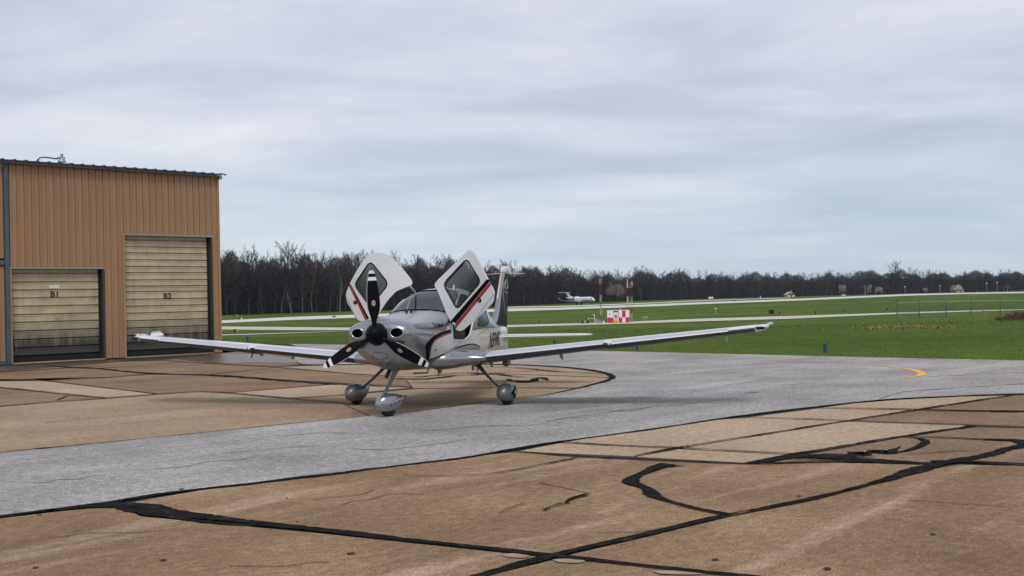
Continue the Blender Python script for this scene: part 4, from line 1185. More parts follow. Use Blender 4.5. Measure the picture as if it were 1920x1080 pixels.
for s in (1, -1):
    bm = bmesh.new(); secs = []
    for ax, yle, ch, z, tc in ((.02, 6.52, .92, 1.035, .10), (.5, 6.57, .84, 1.037, .10), (1.2, 6.64, .72, 1.040, .10), (1.78, 6.70, .62, 1.043, .10), (1.95, 6.74, .52, 1.044, .09), (2.04, 6.84, .34, 1.045, .08), (2.07, 6.95, .16, 1.046, .06)):
        secs.append(wing_sec(s * ax, yle, ch, z, tc, 0, 11))
    loft(bm, secs); from_bm('tailplane', bm, m_white, plane, True, R(50))
    V, F = [], []
    for ax, yle, ch, z, tc in ((.25, 6.545, .88, 1.036, .10), (1.0, 6.62, .755, 1.039, .10), (1.75, 6.70, .625, 1.043, .10)):
        sec = wing_sec(s * ax, yle, ch, z, tc, 0, 41)
        for k in range(33, 46):
            p = sec[k]; V.append(p + Vector((0, p.y - yle - .04, p.z - z - .002)).normalized() * .0025)
    for r0 in range(2):
        for k in range(12): F.append((r0*13+k, r0*13+k+1, (r0+1)*13+k+1, (r0+1)*13+k))
    pyd('deice_panel', V, F, m_deice, plane, True)
    bm = bmesh.new(); tube(bm, [(s * .03, 7.55, 2.415), (s * .46, 7.66, 2.395)], [.008, .004], 5); from_bm('whip_antenna', bm, m_white, plane)

# propeller
PC = Vector((0, .13, 1.315))
prop = empty('propeller', PC, 0, plane)
bm = bmesh.new()
prof = [(max(.004, .178 * math.sqrt(max(0, 1 - ((.12 - y_) / .25) ** 1.9))), y_) for y_ in (-.13, -.125, -.115, -.10, -.08, -.055, -.03, 0, .03, .06, .09, .12)] + [(.178, .135)]
loft(bm, [[Vector((r_ * math.cos(a), y_, r_ * math.sin(a))) for a in np.linspace(0, 2 * math.pi, 33)[:-1]] for r_, y_ in prof])
sp_ = from_bm('spinner', bm, m_prop, prop, True, R(60))
m_pstripe = mat('white_tip_paint', (.78, .78, .76), .5)
m_erode = mat('worn_leading_edge', (.40, .39, .37), .5)
m_logo = mat('pink_decal', (.62, .42, .38), .5)
m_logo2 = mat('dark_red_decal', (.22, .05, .05), .5)
def blade(angle):
    bl = empty('blade', (0, 0, 0), 0, prop)
    bl.rotation_euler = (0, angle, 0)
    bm = bmesh.new(); secs = []
    # radius, centre offset, chord, thickness, twist
    B = [(.10, 0, .085, .060, 60), (.16, 0, .080, .055, 58), (.22, .0, .090, .045, 50), (.30, .004, .140, .034, 40), (.38, .006, .188, .028, 33), (.46, .006, .205, .023, 28), (.56, .004, .202, .019, 24), (.66, .0, .190, .016, 21), (.76, -.004, .170, .013, 18), (.84, -.007, .148, .010, 16), (.90, -.010, .125, .008, 15), (.95, -.012, .100, .007, 14), (.975, -.012, .078, .006, 14), (.99, -.010, .058, .005, 14)]
    B2 = []
    for (a, b_) in zip(B, B[1:]):
        n__ = 3
        for k in range(n__): B2.append([a[j] + (b_[j] - a[j]) * k / n__ for j in range(5)])
    B2.append(list(B[-1]))
    for q in B2: q[2] *= .94
    for r_, off, ch, th, tw in B2:
        tw = R(tw) * .75
        rg = []
        for k in range(14):
            a = 2 * math.pi * k / 14
            px_, py_ = ch / 2 * math.cos(a), th / 2 * math.sin(a)
            rg.append(Vector((off + px_ * math.cos(tw) - py_ * math.sin(tw), px_ * math.sin(tw) + py_ * math.cos(tw), r_)))
        secs.append(rg)
    loft(bm, secs)
    for za, zb_, mi in ((.832, .888, 1), (.940, 1.0, 1)):
        poly = [(-.3, za), (.3, za), (.3, zb_), (-.3, zb_)]
        for f in cut_poly(bm, poly, (0, 2), lambda c: True): f.material_index = mi
    o = from_bm('blade_body', bm, [m_prop, m_pstripe], bl, True, R(50))
    # worn metal along the leading edge
    pts = []
    for r_, off, ch, th, tw in B[4:-1]:
        tw = R(tw) * .75; pts.append((off - ch / 2 * math.cos(tw) - .000, -ch / 2 * math.sin(tw), r_))
    tube_obj('leading_edge_strip', pts, .006, m_erode, bl, 5)
    # oval maker's decal
    tw = R(28) * .75
    for r0, m_, d_ in ((.036, m_logo, .016), (.027, m_logo2, .0172), (.021, m_logo, .0184), (.0075, m_logo2, .0196)):
        bm = bmesh.new()
        vs_ = [bm.verts.new((.006 + r0 * .8 * math.cos(a) * math.cos(tw) + d_ * math.sin(tw) * .6, r0 * .8 * math.cos(a) * math.sin(tw) - d_, .485 + r0 * (1.25 if r0 > .01 else 2.2) * math.sin(a))) for a in np.linspace(0, 2 * math.pi, 17)[:-1]]
        bm.faces.new(vs_); from_bm('decal', bm, m_, bl)
for a in (-1, 120, -119): blade(R(a + 0))

# landing gear
def wheel_pant(name, c, yaw, L_, W_, Hh, m, parent, chev=0):
    """teardrop fairing: round nose, tapering tail, flat underside"""
    g_ = empty('wheel_assembly', c, yaw, parent)
    bm = bmesh.new(); rg = []
    for t_, w_, h_, zc_ in ((0, .02, .03, -.01), (.02, .30, .34, -.01), (.06, .55, .58, -.005), (.14, .82, .85, 0), (.26, .98, .99, 0), (.38, 1.0, 1.0, 0), (.52, .92, .92, .005), (.66, .75, .76, .015), (.80, .52, .54, .03), (.92, .28, .32, .045), (1.0, .06, .10, .055)):
        y_ = -L_ * .40 + L_ * t_
        sec = []
        for k in range(20):
            a = 2 * math.pi * k / 20
            x_ = W_ / 2 * w_ * math.copysign(abs(math.cos(a)) ** .85, math.cos(a))
            z_ = Hh / 2 * h_ * math.copysign(abs(math.sin(a)) ** .85, math.sin(a))
            sec.append(Vector((x_, y_, max(zc_ + z_, -Hh / 2 * .80))))
        rg.append(sec)
    loft(bm, rg)
    p_ = from_bm('wheel_fairing', bm, m, g_, True, R(50))
    g_['fair'] = p_.name
    return g_
def tyre(parent, r_, w_, z):
    bm = bmesh.new(); rg = []
    for x_, rr in ((-w_/2, r_ * .72), (-w_/2 * .95, r_ * .88), (-w_/2 * .7, r_ * .975), (-w_/2 * .3, r_), (w_/2 * .3, r_), (w_/2 * .7, r_ * .975), (w_/2 * .95, r_ * .88), (w_/2, r_ * .72)):
        rg.append([Vector((x_, rr * math.cos(a), z + rr * math.sin(a))) for a in np.linspace(0, 2 * math.pi, 29)[:-1]])
    loft(bm, rg); from_bm('tyre', bm, m_rub, parent, True, R(50))
def strut(pts, name='gear_leg'):
    bm = bmesh.new(); rg = []
    for p, w_, l_ in pts:
        rg.append([Vector((p[0] + w_ * math.cos(a), p[1] + l_ * math.sin(a), p[2])) for a in np.linspace(0, 2 * math.pi, 13)[:-1]])
    loft(bm, rg); from_bm(name, bm, m_gun, plane, True, R(60))
for s in (1, -1):
    strut([((s * .82, 2.70, .70), .07, .15), ((s * .88, 2.68, .655), .045, .11), ((s * .98, 2.65, .56), .030, .085), ((s * 1.13, 2.61, .42), .026, .07), ((s * 1.24, 2.59, .33), .032, .075), ((s * 1.32, 2.59, .28), .06, .10)])
    g_ = wheel_pant('main', (s * 1.405, 2.60, .215), 0, .92, .315, .325, m_gun, plane)
    tyre(g_, .158, .15, -.057)
    # chevron on the outer face: cut as thin inlay hugging the side
    bm = bmesh.new()
    tri = [(-.10, .055), (-.02, .085), (.16, .10), (.02, .02), (.13, -.075), (.02, -.06)]
    fa = bpy.data.objects[g_['fair']]
    sb = bmesh.new(); sb.from_mesh(fa.data); bmesh.ops.triangulate(sb, faces=sb.faces); bt = BVHTree.FromBMesh(sb); sb.free()
    def hug(y_, z_):
        h = bt.ray_cast(Vector((s * 1.0, y_, z_)), Vector((-s, 0, 0))); return h[0] + Vector((s * .004, 0, 0))
    def inlay(name, poly, m_):
        b2 = bmesh.new(); gx = np.linspace(-.4, .5, 46); gz = np.linspace(-.13, .15, 18)
        vv = [[b2.verts.new((0, a, b_)) for b_ in gz] for a in gx]
        for i in range(45):
            for j in range(17): b2.faces.new((vv[i][j], vv[i+1][j], vv[i+1][j+1], vv[i][j+1]))
        keep = set(cut_poly(b2, poly, (1, 2), lambda c: True))
        bmesh.ops.delete(b2, geom=[f for f in b2.faces if f not in keep], context='FACES')
        for v in b2.verts:
            try: v.co = hug(v.co.y, v.co.z)
            except Exception: pass
        from_bm(name, b2, m_, g_)
    inlay('chevron_stripe', [(-.235, .01), (.02, .118), (.12, .112), (-.13, .003), (.03, -.115), (-.05, -.118)], m_black)
    inlay('chevron_field', [(-.115, .003), (.14, .104), (.36, .08), (.40, -.02), (.28, -.08), (.06, -.115)], m_silver)
# nose gear, castered to its right
strut([((.0, 1.02, .76), .075, .12), ((-.005, .98, .70), .05, .09), ((-.03, .90, .60), .032, .06), ((-.07, .78, .45), .028, .05), ((-.10, .70, .36), .03, .05), ((-.115, .66, .30), .035, .06)], 'nose_gear_leg')
ng = wheel_pant('nose', (-.005, .63, .215), R(-20), .66, .29, .31, m_silver, plane)
tyre(ng, .150, .125, -.065)
pts = []
surf = bpy.data.objects[ng['fair']]
sb = bmesh.new(); sb.from_mesh(surf.data); bmesh.ops.triangulate(sb, faces=sb.faces); bt = BVHTree.FromBMesh(sb); sb.free()
def hugn(y_, z_):
    h = bt.ray_cast(Vector((1.0, y_, z_)), Vector((-1, 0, 0))); return h[0] if h[0] else None
tube_obj('fairing_seam', [p for p in (hugn(-.02 + .30 * k / 10, -.115 + .22 * k / 10) for k in range(11)) if p], .004, m_seam, ng, 4)
for y_, z_ in ((-.08, -.03), (.02, -.01)):
    p = hugn(y_, z_)
    bm = bmesh.new(); bmesh.ops.create_uvsphere(bm, u_segments=8, v_segments=6, radius=.013, matrix=Matrix.Translation(p)); from_bm('axle_bolt', bm, m_black, ng)
box_obj('tow_fitting', -.035, .035, .36, .44, .02, .09, m_gun, ng, .015)
# exhaust, step, belly antennas
for x in (-.15, -.05):
    bm = bmesh.new(); tube(bm, [(x, 1.15, .74), (x, 1.0, .65), (x - .01, .95, .60)], .035, 10); from_bm('exhaust_pipe', bm, m_dkgrey, plane, True)
bm = bmesh.new(); tube(bm, [(-.45, 3.95, .70), (-.52, 3.98, .56), (-.56, 4.0, .46), (-.85, 4.0, .455)], .014, 6); from_bm('boarding_step', bm, m_black, plane, True)
for x, y_, h_, w_ in ((.30, 2.2, .10, .04), (.55, 3.6, .16, .008), (.15, 4.6, .2, .03)):
    bm = bmesh.new(); rg = []
    for z, k in ((.66, 1.0), (.66 - h_, .55)):
        rg.append([Vector((x - w_ / 2, y_, z)), Vector((x + w_ / 2, y_, z)), Vector((x + w_ / 2, y_ + .16 * k, z)), Vector((x - w_ / 2, y_ + .16 * k, z))])
    loft(bm, rg); from_bm('belly_antenna', bm, m_gun, plane)

# doors, swung forward and up
def cabin_door(side, outline, window, black, red, handle, seam_):
    dr = empty('cabin_door', (0, 0, 0), 0, plane)
    xs0, xs1 = min(p[0] for p in outline) - .02, max(p[0] for p in outline) + .02
    zs0, zs1 = min(p[1] for p in outline) - .02, max(p[1] for p in outline) + .02
    bm = bmesh.new()
    gx = np.linspace(xs0, xs1, 26); gz = np.linspace(zs0, zs1, 30)
    vv = [[bm.verts.new((a, 0, b_)) for b_ in gz] for a in gx]
    for i in range(25):
        for j in range(29): bm.faces.new((vv[i][j], vv[i+1][j], vv[i+1][j+1], vv[i][j+1]))
    keep = set(cut_poly(bm, outline, (0, 2), lambda c: True))
    bmesh.ops.delete(bm, geom=[f for f in bm.faces if f not in keep], context='FACES')
    for f in cut_poly(bm, black, (0, 2), lambda c: True): f.material_index = 1
    for f in cut_poly(bm, red, (0, 2), lambda c: True): f.material_index = 2
    wf = cut_poly(bm, window, (0, 2), lambda c: True)
    # the skin bows like the cabin side it closes
    ax = Vector((black[0][0] - black[2][0], black[0][1] - black[2][1])).normalized()   # along the sill line
    nr = Vector((-ax.y, ax.x)); c0 = Vector(window[0]) * 0
    for p in window: c0 += Vector(p) / len(window)
    def bow(x, z):
        d_ = (Vector((x, z)) - c0).dot(nr)
        return 1.86 + .24 * d_ * d_ - .22 * (x * side - .75)
    for v in bm.verts: v.co.y = bow(v.co.x, v.co.z)
    win = split_faces(bm, wf, 'window_pane', m_glassd, dr)
    o = from_bm('door_panel', bm, [m_white, m_black, m_red], dr, True, R(50))
    md = o.modifiers.new('thickness', 'SOLIDIFY'); md.thickness = .045; md.offset = 0; o.modifiers.new('crisp_rim', 'EDGE_SPLIT').split_angle = R(35)
    # keep the outer face towards the nose
    tube_obj('window_seal', [Vector((x, bow(x, z) - .024, z)) for x, z in window], .011, m_black, dr, 6, True)
    x, z = handle
    bm = bmesh.new(); bmesh.ops.create_cone(bm, cap_ends=True, segments=16, radius1=.034, radius2=.034, depth=.012, matrix=Matrix.Translation((x, bow(x, z) - .026, z)) @ Matrix.Rotation(R(90), 4, 'X'))
    from_bm('door_lock', bm, m_black, dr)
    bm = bmesh.new(); bmesh.ops.create_uvsphere(bm, u_segments=8, v_segments=6, radius=.011, matrix=Matrix.Translation((x, bow(x, z) - .034, z)))
    from_bm('key_hole', bm, m_chrome, dr)
    n__ = 10
    tube_obj('door_seam', [Vector((seam_[0][0] + (seam_[1][0] - seam_[0][0]) * k / n__, 0, seam_[0][1] + (seam_[1][1] - seam_[0][1]) * k / n__)) for k in range(n__ + 1)] and
             [Vector((a, bow(a, b_) - .0225, b_)) for a, b_ in [(seam_[0][0] + (seam_[1][0] - seam_[0][0]) * k / n__, seam_[0][1] + (seam_[1][1] - seam_[0][1]) * k / n__) for k in range(n__ + 1)]], .004, m_seam, dr, 4)
    return dr
RO = [(.342, 2.089), (.40, 2.152), (.971, 2.609), (1.047, 2.651), (1.121, 2.612), (1.201, 2.476), (1.378, 2.114), (1.466, 1.934), (1.425, 1.766), (1.13, 1.514), (.873, 1.322), (.797, 1.297), (.732, 1.334), (.686, 1.397), (.65, 1.461), (.578, 1.624), (.425, 1.97)]
RW = round_poly([(.987, 2.511), (1.239, 2.118), (.778, 1.664), (.523, 2.102)], .09, 5)
RB = [(1.351, 2.159), (1.392, 2.113), (.691, 1.386), (.64, 1.461)]
RR = [(1.394, 2.111), (1.421, 2.064), (.732, 1.340), (.693, 1.386)]
cabin_door(1, round_poly(RO, .05, 3), RW, RB, RR, (1.194, 1.807), [(1.45, 1.905), (1.10, 1.50)])
LO = [(-.682, 2.668), (-.761, 2.653), (-.851, 2.592), (-.975, 2.412), (-1.12, 2.167), (-1.193, 2.022), (-1.215, 1.948), (-1.198, 1.837), (-1.112, 1.678), (-1.036, 1.53), (-.859, 1.462), (-.719, 1.533), (-.638, 1.632), (-.516, 1.821), (-.355, 2.0), (-.208, 2.059), (-.129, 2.084), (-.099, 2.12), (-.108, 2.175), (-.183, 2.286), (-.286, 2.417), (-.39, 2.548), (-.448, 2.596), (-.554, 2.655)]
LW = round_poly([(-.764, 2.53), (-1.049, 2.128), (-.773, 1.730), (-.469, 2.131)], .09, 5)
LB = [(-1.128, 2.163), (-1.101, 2.121), (-.815, 1.545), (-.850, 1.520)]
LR = [(-1.150, 2.113), (-1.128, 2.155), (-.850, 1.535), (-.880, 1.500)]
cabin_door(-1, round_poly(LO, .04, 2), LW, LB, LR, (-1.049, 1.824), [(-1.206, 1.925), (-1.045, 1.545)])
# gas struts that hold the doors
for a, b_ in (((-.12, 1.98, 2.10), (-.30, 2.75, 1.98)), ((.50, 2.05, 1.62), (.66, 1.95, 1.42))):
    bm = bmesh.new(); tube(bm, [a, b_], .016, 8); from_bm('door_stay', bm, m_white, plane, True)
bm = bmesh.new(); tube(bm, [(.60, 2.0, 1.50), (.70, 1.88, 1.43), (.74, 1.86, 1.38)], .03, 8); from_bm('door_hinge', bm, m_silver, plane, True)

# ------------------------------------------------------------------ airfield: jet, masts, shelter, signs
m_jet = mat('jet_white', (.74, .75, .77), .35, coat=.3)
m_jblue = mat('jet_navy', (.03, .045, .12), .3)
m_jwin = mat('jet_window', (.02, .025, .035), .15)
m_mred = mat('mast_red', (.19, .020, .020), .6)
m_mwhite = mat('mast_white', (.56, .55, .54), .6)
m_sred = mat('shelter_red', (.52, .018, .022), .5)
m_swhite = mat('shelter_white', (.78, .75, .77), .5)
m_sgrey = mat('equipment_grey', (.30, .31, .32), .5)
m_sblack = mat('sign_back_black', (.012, .012, .013), .7)
m_syel = mat('sign_yellow', (.62, .36, .02), .5)
m_teal = mat('reflector_blue', (.008, .085, .16), .4)
m_orange = mat('marker_orange', (.60, .16, .03), .5)

def jet_build():
    jl = D(1089, 500)
    # nose points to the right in the picture and a little towards us
    root = empty('business_jet', (jl[0], jl[1], jl[2]), R(-50))
    tag(root, 'white T-tail business jet with blue stripe taxiing on the far runway', 'jet')
    # local: +x nose, +y its left, z up
    JS = [(9.6, 1.95, .03, .03), (9.4, 1.98, .22, .24), (9.0, 2.05, .50, .50), (8.3, 2.22, .80, .80), (7.4, 2.42, 1.05, 1.12), (6.4, 2.50, 1.13, 1.2), (0, 2.50, 1.13, 1.2), (-3.5, 2.55, 1.1, 1.15), (-6, 2.85, .85, .85), (-8.2, 3.2, .5, .5), (-9.8, 3.45, .2, .2)]
    bm = bmesh.new()
    loft(bm, [[Vector((x, w * math.cos(a), z + h * math.sin(a))) for a in np.linspace(0, 2 * math.pi, 25)[:-1]] for x, z, w, h in JS])
    for f in bm.faces:
        c = f.calc_center_median()
    for s in (1, -1):
        cond = (lambda c, s=s: c.y * s > .05)
        for f in cut_poly(bm, [(9.0, 2.02), (2, 2.02), (-3, 2.12), (-5.5, 2.5), (-9.0, 3.3), (-9.0, 3.05), (-5.5, 2.2), (-3, 1.82), (2, 1.72), (8.6, 1.78)], (0, 2), cond): f.material_index = 1
    from_bm('fuselage', bm, [m_jet, m_jblue], root, True, R(50))
    for s in (1, -1):
        for k in range(7):
            x = 5.2 - k * 1.15
            bm = bmesh.new(); rg = []
            for a in np.linspace(0, 2 * math.pi, 13)[:-1]:
                xx, zz = x + .17 * math.cos(a), 2.95 + .25 * math.sin(a)
                yy_ = s * (1.13 * math.sqrt(max(0, 1 - ((zz - 2.5) / 1.2) ** 2)) + .015); rg.append(bm.verts.new((xx, yy_, zz)))
            bm.faces.new(rg); from_bm('window', bm, m_jwin, root)
        # wing with upturned tip
        bm = bmesh.new(); rg = []
        for y_, x0_, c_, z in ((.4, 2.2, 4.3, 1.55), (2.6, .9, 3.0, 1.66), (6.5, -1.3, 1.7, 1.95), (9.2, -2.8, 1.1, 2.2), (9.6, -3.1, .95, 2.45), (9.95, -3.6, .7, 3.1), (10.2, -4.1, .4, 3.75)):
            th = c_ * .06
            rg.append([Vector((x0_, s * y_, z)), Vector((x0_ - c_ * .35, s * y_, z + th)), Vector((x0_ - c_, s * y_, z)), Vector((x0_ - c_ * .4, s * y_, z - th * .7))])
        loft(bm, rg); from_bm('wing', bm, m_jet, root)
        # engine pod
        bm = bmesh.new()
        loft(bm, [[Vector((x, s * 1.95 + r_ * math.cos(a), 3.25 + r_ * math.sin(a))) for a in np.linspace(0, 2 * math.pi, 21)[:-1]] for x, r_ in ((-3.0, .60), (-3.1, .70), (-4.2, .76), (-5.6, .66), (-6.6, .42))])
        from_bm('engine', bm, m_jet, root, True, R(40))
        bm = bmesh.new(); bmesh.ops.create_circle(bm, cap_ends=True, segments=20, radius=.58, matrix=Matrix.Translation((-2.985, s * 1.95, 3.25)) @ Matrix.Rotation(R(90), 4, 'Y')); from_bm('engine_intake', bm, m_jblue, root)
        # tailplane on top of the fin
        bm = bmesh.new(); rg = []
        for y_, x0_, c_ in ((.0, -8.8, 2.2), (3.9, -10.6, .9)):
            rg.append([Vector((x0_, s * y_, 6.05)), Vector((x0_ - c_ * .35, s * y_, 6.14)), Vector((x0_ - c_, s * y_, 6.05)), Vector((x0_ - c_ * .4, s * y_, 5.98))])
        loft(bm, rg); from_bm('tailplane', bm, m_jet, root)
        bm = bmesh.new(); tube(bm, [(-1.2, s * 1.4, 1.5), (-1.2, s * 1.45, .5)], .09, 8); from_bm('gear_leg', bm, m_sgrey, root)
        bm = bmesh.new(); bmesh.ops.create_cone(bm, cap_ends=True, segments=18, radius1=.42, radius2=.42, depth=.5, matrix=Matrix.Translation((-1.2, s * 1.45, .42)) @ Matrix.Rotation(R(90), 4, 'X')); from_bm('wheel', bm, m_rub, root)
    bm = bmesh.new(); rg = []
    for z, x0_, c_, w_ in ((3.2, -4.6, 5.0, .16), (3.9, -6.4, 3.6, .14), (6.05, -8.7, 2.5, .10)):
        rg.append([Vector((x0_, 0, z)), Vector((x0_ - c_ * .35, w_, z)), Vector((x0_ - c_, 0, z)), Vector((x0_ - c_ * .35, -w_, z))])
    loft(bm, rg)
    for f in cut_poly(bm, [(-9.0, 3.0), (-7.0, 3.0), (-7.6, 3.6), (-10.6, 5.4), (-11.2, 5.4)], (0, 2), lambda c: True): f.material_index = 1
    from_bm('vertical_fin', bm, [m_jet, m_jblue], root)
    bm = bmesh.new(); rg = []
    for s in (1, -1):
        bm2 = bmesh.new(); vs_ = []
        for x, z in ((8.55, 2.65), (7.75, 3.18), (7.35, 3.15), (7.4, 2.75), (8.2, 2.50)):
            wv = np.interp(x, [q[0] for q in JS][::-1], [q[2] for q in JS][::-1]); hv = np.interp(x, [q[0] for q in JS][::-1], [q[3] for q in JS][::-1]); zv = np.interp(x, [q[0] for q in JS][::-1], [q[1] for q in JS][::-1])
            vs_.append(bm2.verts.new((x + .03, s * (wv * math.sqrt(max(0, 1 - ((z - zv) / hv) ** 2)) + .03), z)))
        bm2.faces.new(vs_); from_bm('cockpit_window', bm2, m_jwin, root)
    bm.free()
    bm = bmesh.new(); tube(bm, [(7.0, 0, 1.5), (7.1, 0, .4)], .07, 8); from_bm('gear_leg', bm, m_sgrey, root)
    bm = bmesh.new(); bmesh.ops.create_cone(bm, cap_ends=True, segments=16, radius1=.3, radius2=.3, depth=.4, matrix=Matrix.Translation((7.1, 0, .3)) @ Matrix.Rotation(R(90), 4, 'X')); from_bm('wheel', bm, m_rub, root)
jet_build()

def lattice(name, u, dist, width, bands, label, arms=(), legs=4):
    p = D(u, dist)
    root = empty(name, p, R(12)); tag(root, label, 'radio mast', 'lattice masts beside the shelter')
    h = width / 2
    cs = [(-h, -h), (h, -h), (h, h), (-h, h)] if legs == 4 else [(-h, -h * .6), (h, -h * .6), (0, h)]
    for z0, z1, m in bands:
        bm = bmesh.new()
        for c in cs: tube(bm, [(*c, z0), (*c, z1)], .024, 5)
        n__ = max(1, round((z1 - z0) / (width * 1.1))); dz = (z1 - z0) / n__
        for k in range(n__):
            for a, b_ in zip(cs, cs[1:] + cs[:1]):
                tube(bm, [(*a, z0 + k * dz), (*b_, z0 + (k + 1) * dz)], .008, 4)
                tube(bm, [(*a, z0 + k * dz), (*b_, z0 + k * dz)], .010, 4)
        from_bm('mast_section', bm, m, root)
    for z, x0_, x1_, m in arms:
        bm = bmesh.new(); box(bm, x0_, x1_, -.06, .06, z - .08, z + .08)
        from_bm('antenna_arm', bm, m, root)
    return root
ms = lattice('lattice_mast', 1126.3, 227, .42, [(0, 1.75, m_mred), (1.75, 3.1, m_mwhite), (3.1, 4.6, m_mred), (4.6, 6.1, m_mwhite), (6.1, 8.4, m_mred), (8.4, 9.6, m_mwhite)], 'slender red and white lattice mast left of the checkered shelter', [(8.75, -.55, .0, m_mred), (9.3, -.3, .3, m_mred)], 3)
bm = bmesh.new(); bmesh.ops.create_uvsphere(bm, u_segments=10, v_segments=8, radius=.13, matrix=Matrix.Translation((-.45, 0, 8.9))); from_bm('obstruction_light', bm, m_mred, ms)
ms = lattice('lattice_mast', 1180.2, 231, .95, [(0, 2.0, m_mwhite), (2.0, 3.9, m_mred), (3.9, 5.6, m_mwhite), (5.6, 7.5, m_mred), (7.5, 8.7, m_mwhite)], 'wider red and white lattice mast behind the right end of the checkered shelter', [(8.35, -1.0, 1.3, m_mred), (8.15, -.5, 1.1, m_mred), (3.1, -.3, 1.3, m_mred), (2.6, -.1, 1.2, m_mred)], 4)
for q0, q1, r_ in (((-.52, -.52, 3.9), (-.52, -.52, 5.6), .09), ((-.52, -.52, 7.5), (-.52, -.52, 9.3), .09), ((.5, -.5, 7.8), (.5, -.5, 8.9), .08)):
    bm = bmesh.new(); tube(bm, [q0, q1], r_, 6); from_bm('aerial', bm, m_mwhite, ms)

# checkered shelter
p = D(1158.5, 226)
sh = empty('equipment_shelter', p, R(-6)); tag(sh, 'small red and white checkered equipment shelter between two lattice masts', 'shelter')
W_, HH = 4.7, 2.62
box_obj('wall', -W_/2, W_/2, 0.02, 2.4, .05, HH, m_swhite, sh)
box_obj('roof', -W_/2 - .06, W_/2 + .06, -.05, 2.5, HH + .003, HH + .10, m_swhite, sh)
cols = [-2.33, -1.08, .06, .82, 1.52, 2.33]
top = [m_swhite, m_sred, m_swhite, m_sred, m_swhite]; bot = [m_sred, m_swhite, m_sred, m_swhite, m_sred]
for k in range(5):
    box_obj('wall_panel', cols[k] + .01, cols[k+1] - .01, -.03, .017, 1.18, HH - .02, top[k], sh)
    box_obj('wall_panel', cols[k] + .01, cols[k+1] - .01, -.03, .017, .10, 1.165, bot[k], sh)
box_obj('door', -.98, -.08, -.055, -.033, .15, 2.25, m_swhite, sh)
box_obj('door_window', -.80, -.26, -.075, -.058, 1.0, 1.75, mat('shelter_glass', (.16, .20, .25), .3), sh)
box_obj('vent', -1.95, -1.60, -.05, -.032, 1.80, 2.05, m_sgrey, sh)
bm = bmesh.new(); tube(bm, [(.45, 1, HH + .1), (.45, 1, HH + .45)], .08, 6); from_bm('roof_vent', bm, m_swhite, sh)
bm = bmesh.new()
for x, z in ((-W_/2 + .2, 0), (W_/2 - .2, 0)): box(bm, x - .15, x + .15, .2, 2.2, -.2, .05)
from_bm('footing', bm, m_sgrey, sh)

def sign_board(name, u, dist, w, h, zb, m_face, m_back, label, cat='sign', rz=0.0, group=None, sections=1, text=None, tcol=None):
    p = D(u, dist); root = empty(name, p, rz); tag(root, label, cat, group)
    for k in range(sections):
        x0_ = -w/2 + w * k / sections
        mf = m_face[k] if isinstance(m_face, (list, tuple)) else m_face
        box_obj('sign_face', x0_ + .02, x0_ + w / sections - .02, -.02, .0, zb + .03, zb + h - .03, mf, root)
    box_obj('sign_case', -w/2, w/2, .003, .22, zb, zb + h, m_back, root)
    for x in (-w * .35, w * .35): box_obj('leg', x - .04, x + .04, .07, .13, -.1, zb - .003, m_galv, root)
    if text:
        for x, tx in text:
            me = text_mesh(tx, h * .8); o = link_mesh('lettering', me, tcol, root); o.location = (x, -.024, zb + h * .5); o.rotation_euler = (R(90), 0, 0)
    return root
sign_board('guidance_sign', 1153, 222, .95, .72, .08, m_syel, m_sblack, 'yellow guidance sign at the foot of the checkered shelter')
r_ = sign_board('guidance_sign', 441.5, 222, 1.15, .58, .10, [m_sblack, m_sred], m_sblack, 'black and red runway sign beside the taxiway left of the plane', sections=2, text=[(.28, '10')], tcol=m_swhite)
sign_board('guidance_sign', 1446, 224, 1.05, .85, .25, m_sblack, m_sblack, 'black-backed sign standing alone in grass above the right wing tip')
sign_board('guidance_sign', 450.5, 335, .95, .55, .25, [m_sblack, m_swhite], m_sblack, 'small dark and white sign on the left edge of the far runway', sections=2)
sign_board('guidance_sign', 625.5, 340, 1.0, .40, .15, m_sblack, m_sblack, 'low dark sign on the runway edge left of the open doors')
sign_board('guidance_sign', 1377, 470, 1.3, .40, .1, m_sblack, m_sblack, 'low flat black marker sign on the far runway edge')
# weather sensors left of the shelter
p = D(1114, 227); root = empty('weather_mast', p, 0); tag(root, 'white weather sensor post with a side arm left of the masts', 'sensor post')
bm = bmesh.new(); tube(bm, [(0, 0, -.1), (0, 0, 1.95)], .06, 6); from_bm('post', bm, m_swhite, root)
bm = bmesh.new(); tube(bm, [(-1.35, 0, 1.05), (0, 0, 1.05)], .035, 6); tube(bm, [(-1.35, 0, .82), (-1.35, 0, 1.28)], .05, 6); from_bm('side_arm', bm, m_swhite, root)
bm = bmesh.new(); tube(bm, [(-.40, 0, 1.9), (.05, 0, 1.9)], .05, 6); from_bm('sensor_head', bm, m_swhite, root)
def cabinet(u, dist, w, h, m, label, zb=0.0, name='equipment_cabinet'):
    p = D(u, dist); root = empty(name, p, R(8)); tag(root, label, 'cabinet', 'equipment cabinets beside the masts')
    box_obj('body', -w/2, w/2, 0, w * .7, zb, zb + h, m, root, .02)
    box_obj('door', -w/2 + .05, w/2 - .05, -.02, -.002, zb + .06, zb + h - .08, m, root)
    box_obj('lid', -w/2 - .03, w/2 + .03, -.03, w * .7 + .03, zb + h + .002, zb + h + .04, m, root)
    if zb:
        for x in (-w * .4, w * .4): box_obj('leg', x - .03, x + .03, .1, .16, -.1, zb - .002, m_galv, root)
cabinet(1091.5, 226, .42, .55, m_sblack, 'black box left end of the weather gear', .1)
cabinet(1096.0, 227, .50, .62, m_sgrey, 'pale grey cabinet between two black boxes', .06)
cabinet(1101.0, 226, .42, .55, m_sblack, 'black box right beside the sensor post', .1)
cabinet(1118.0, 226, .50, .85, m_sgrey, 'grey cabinet under the slender mast', .12)
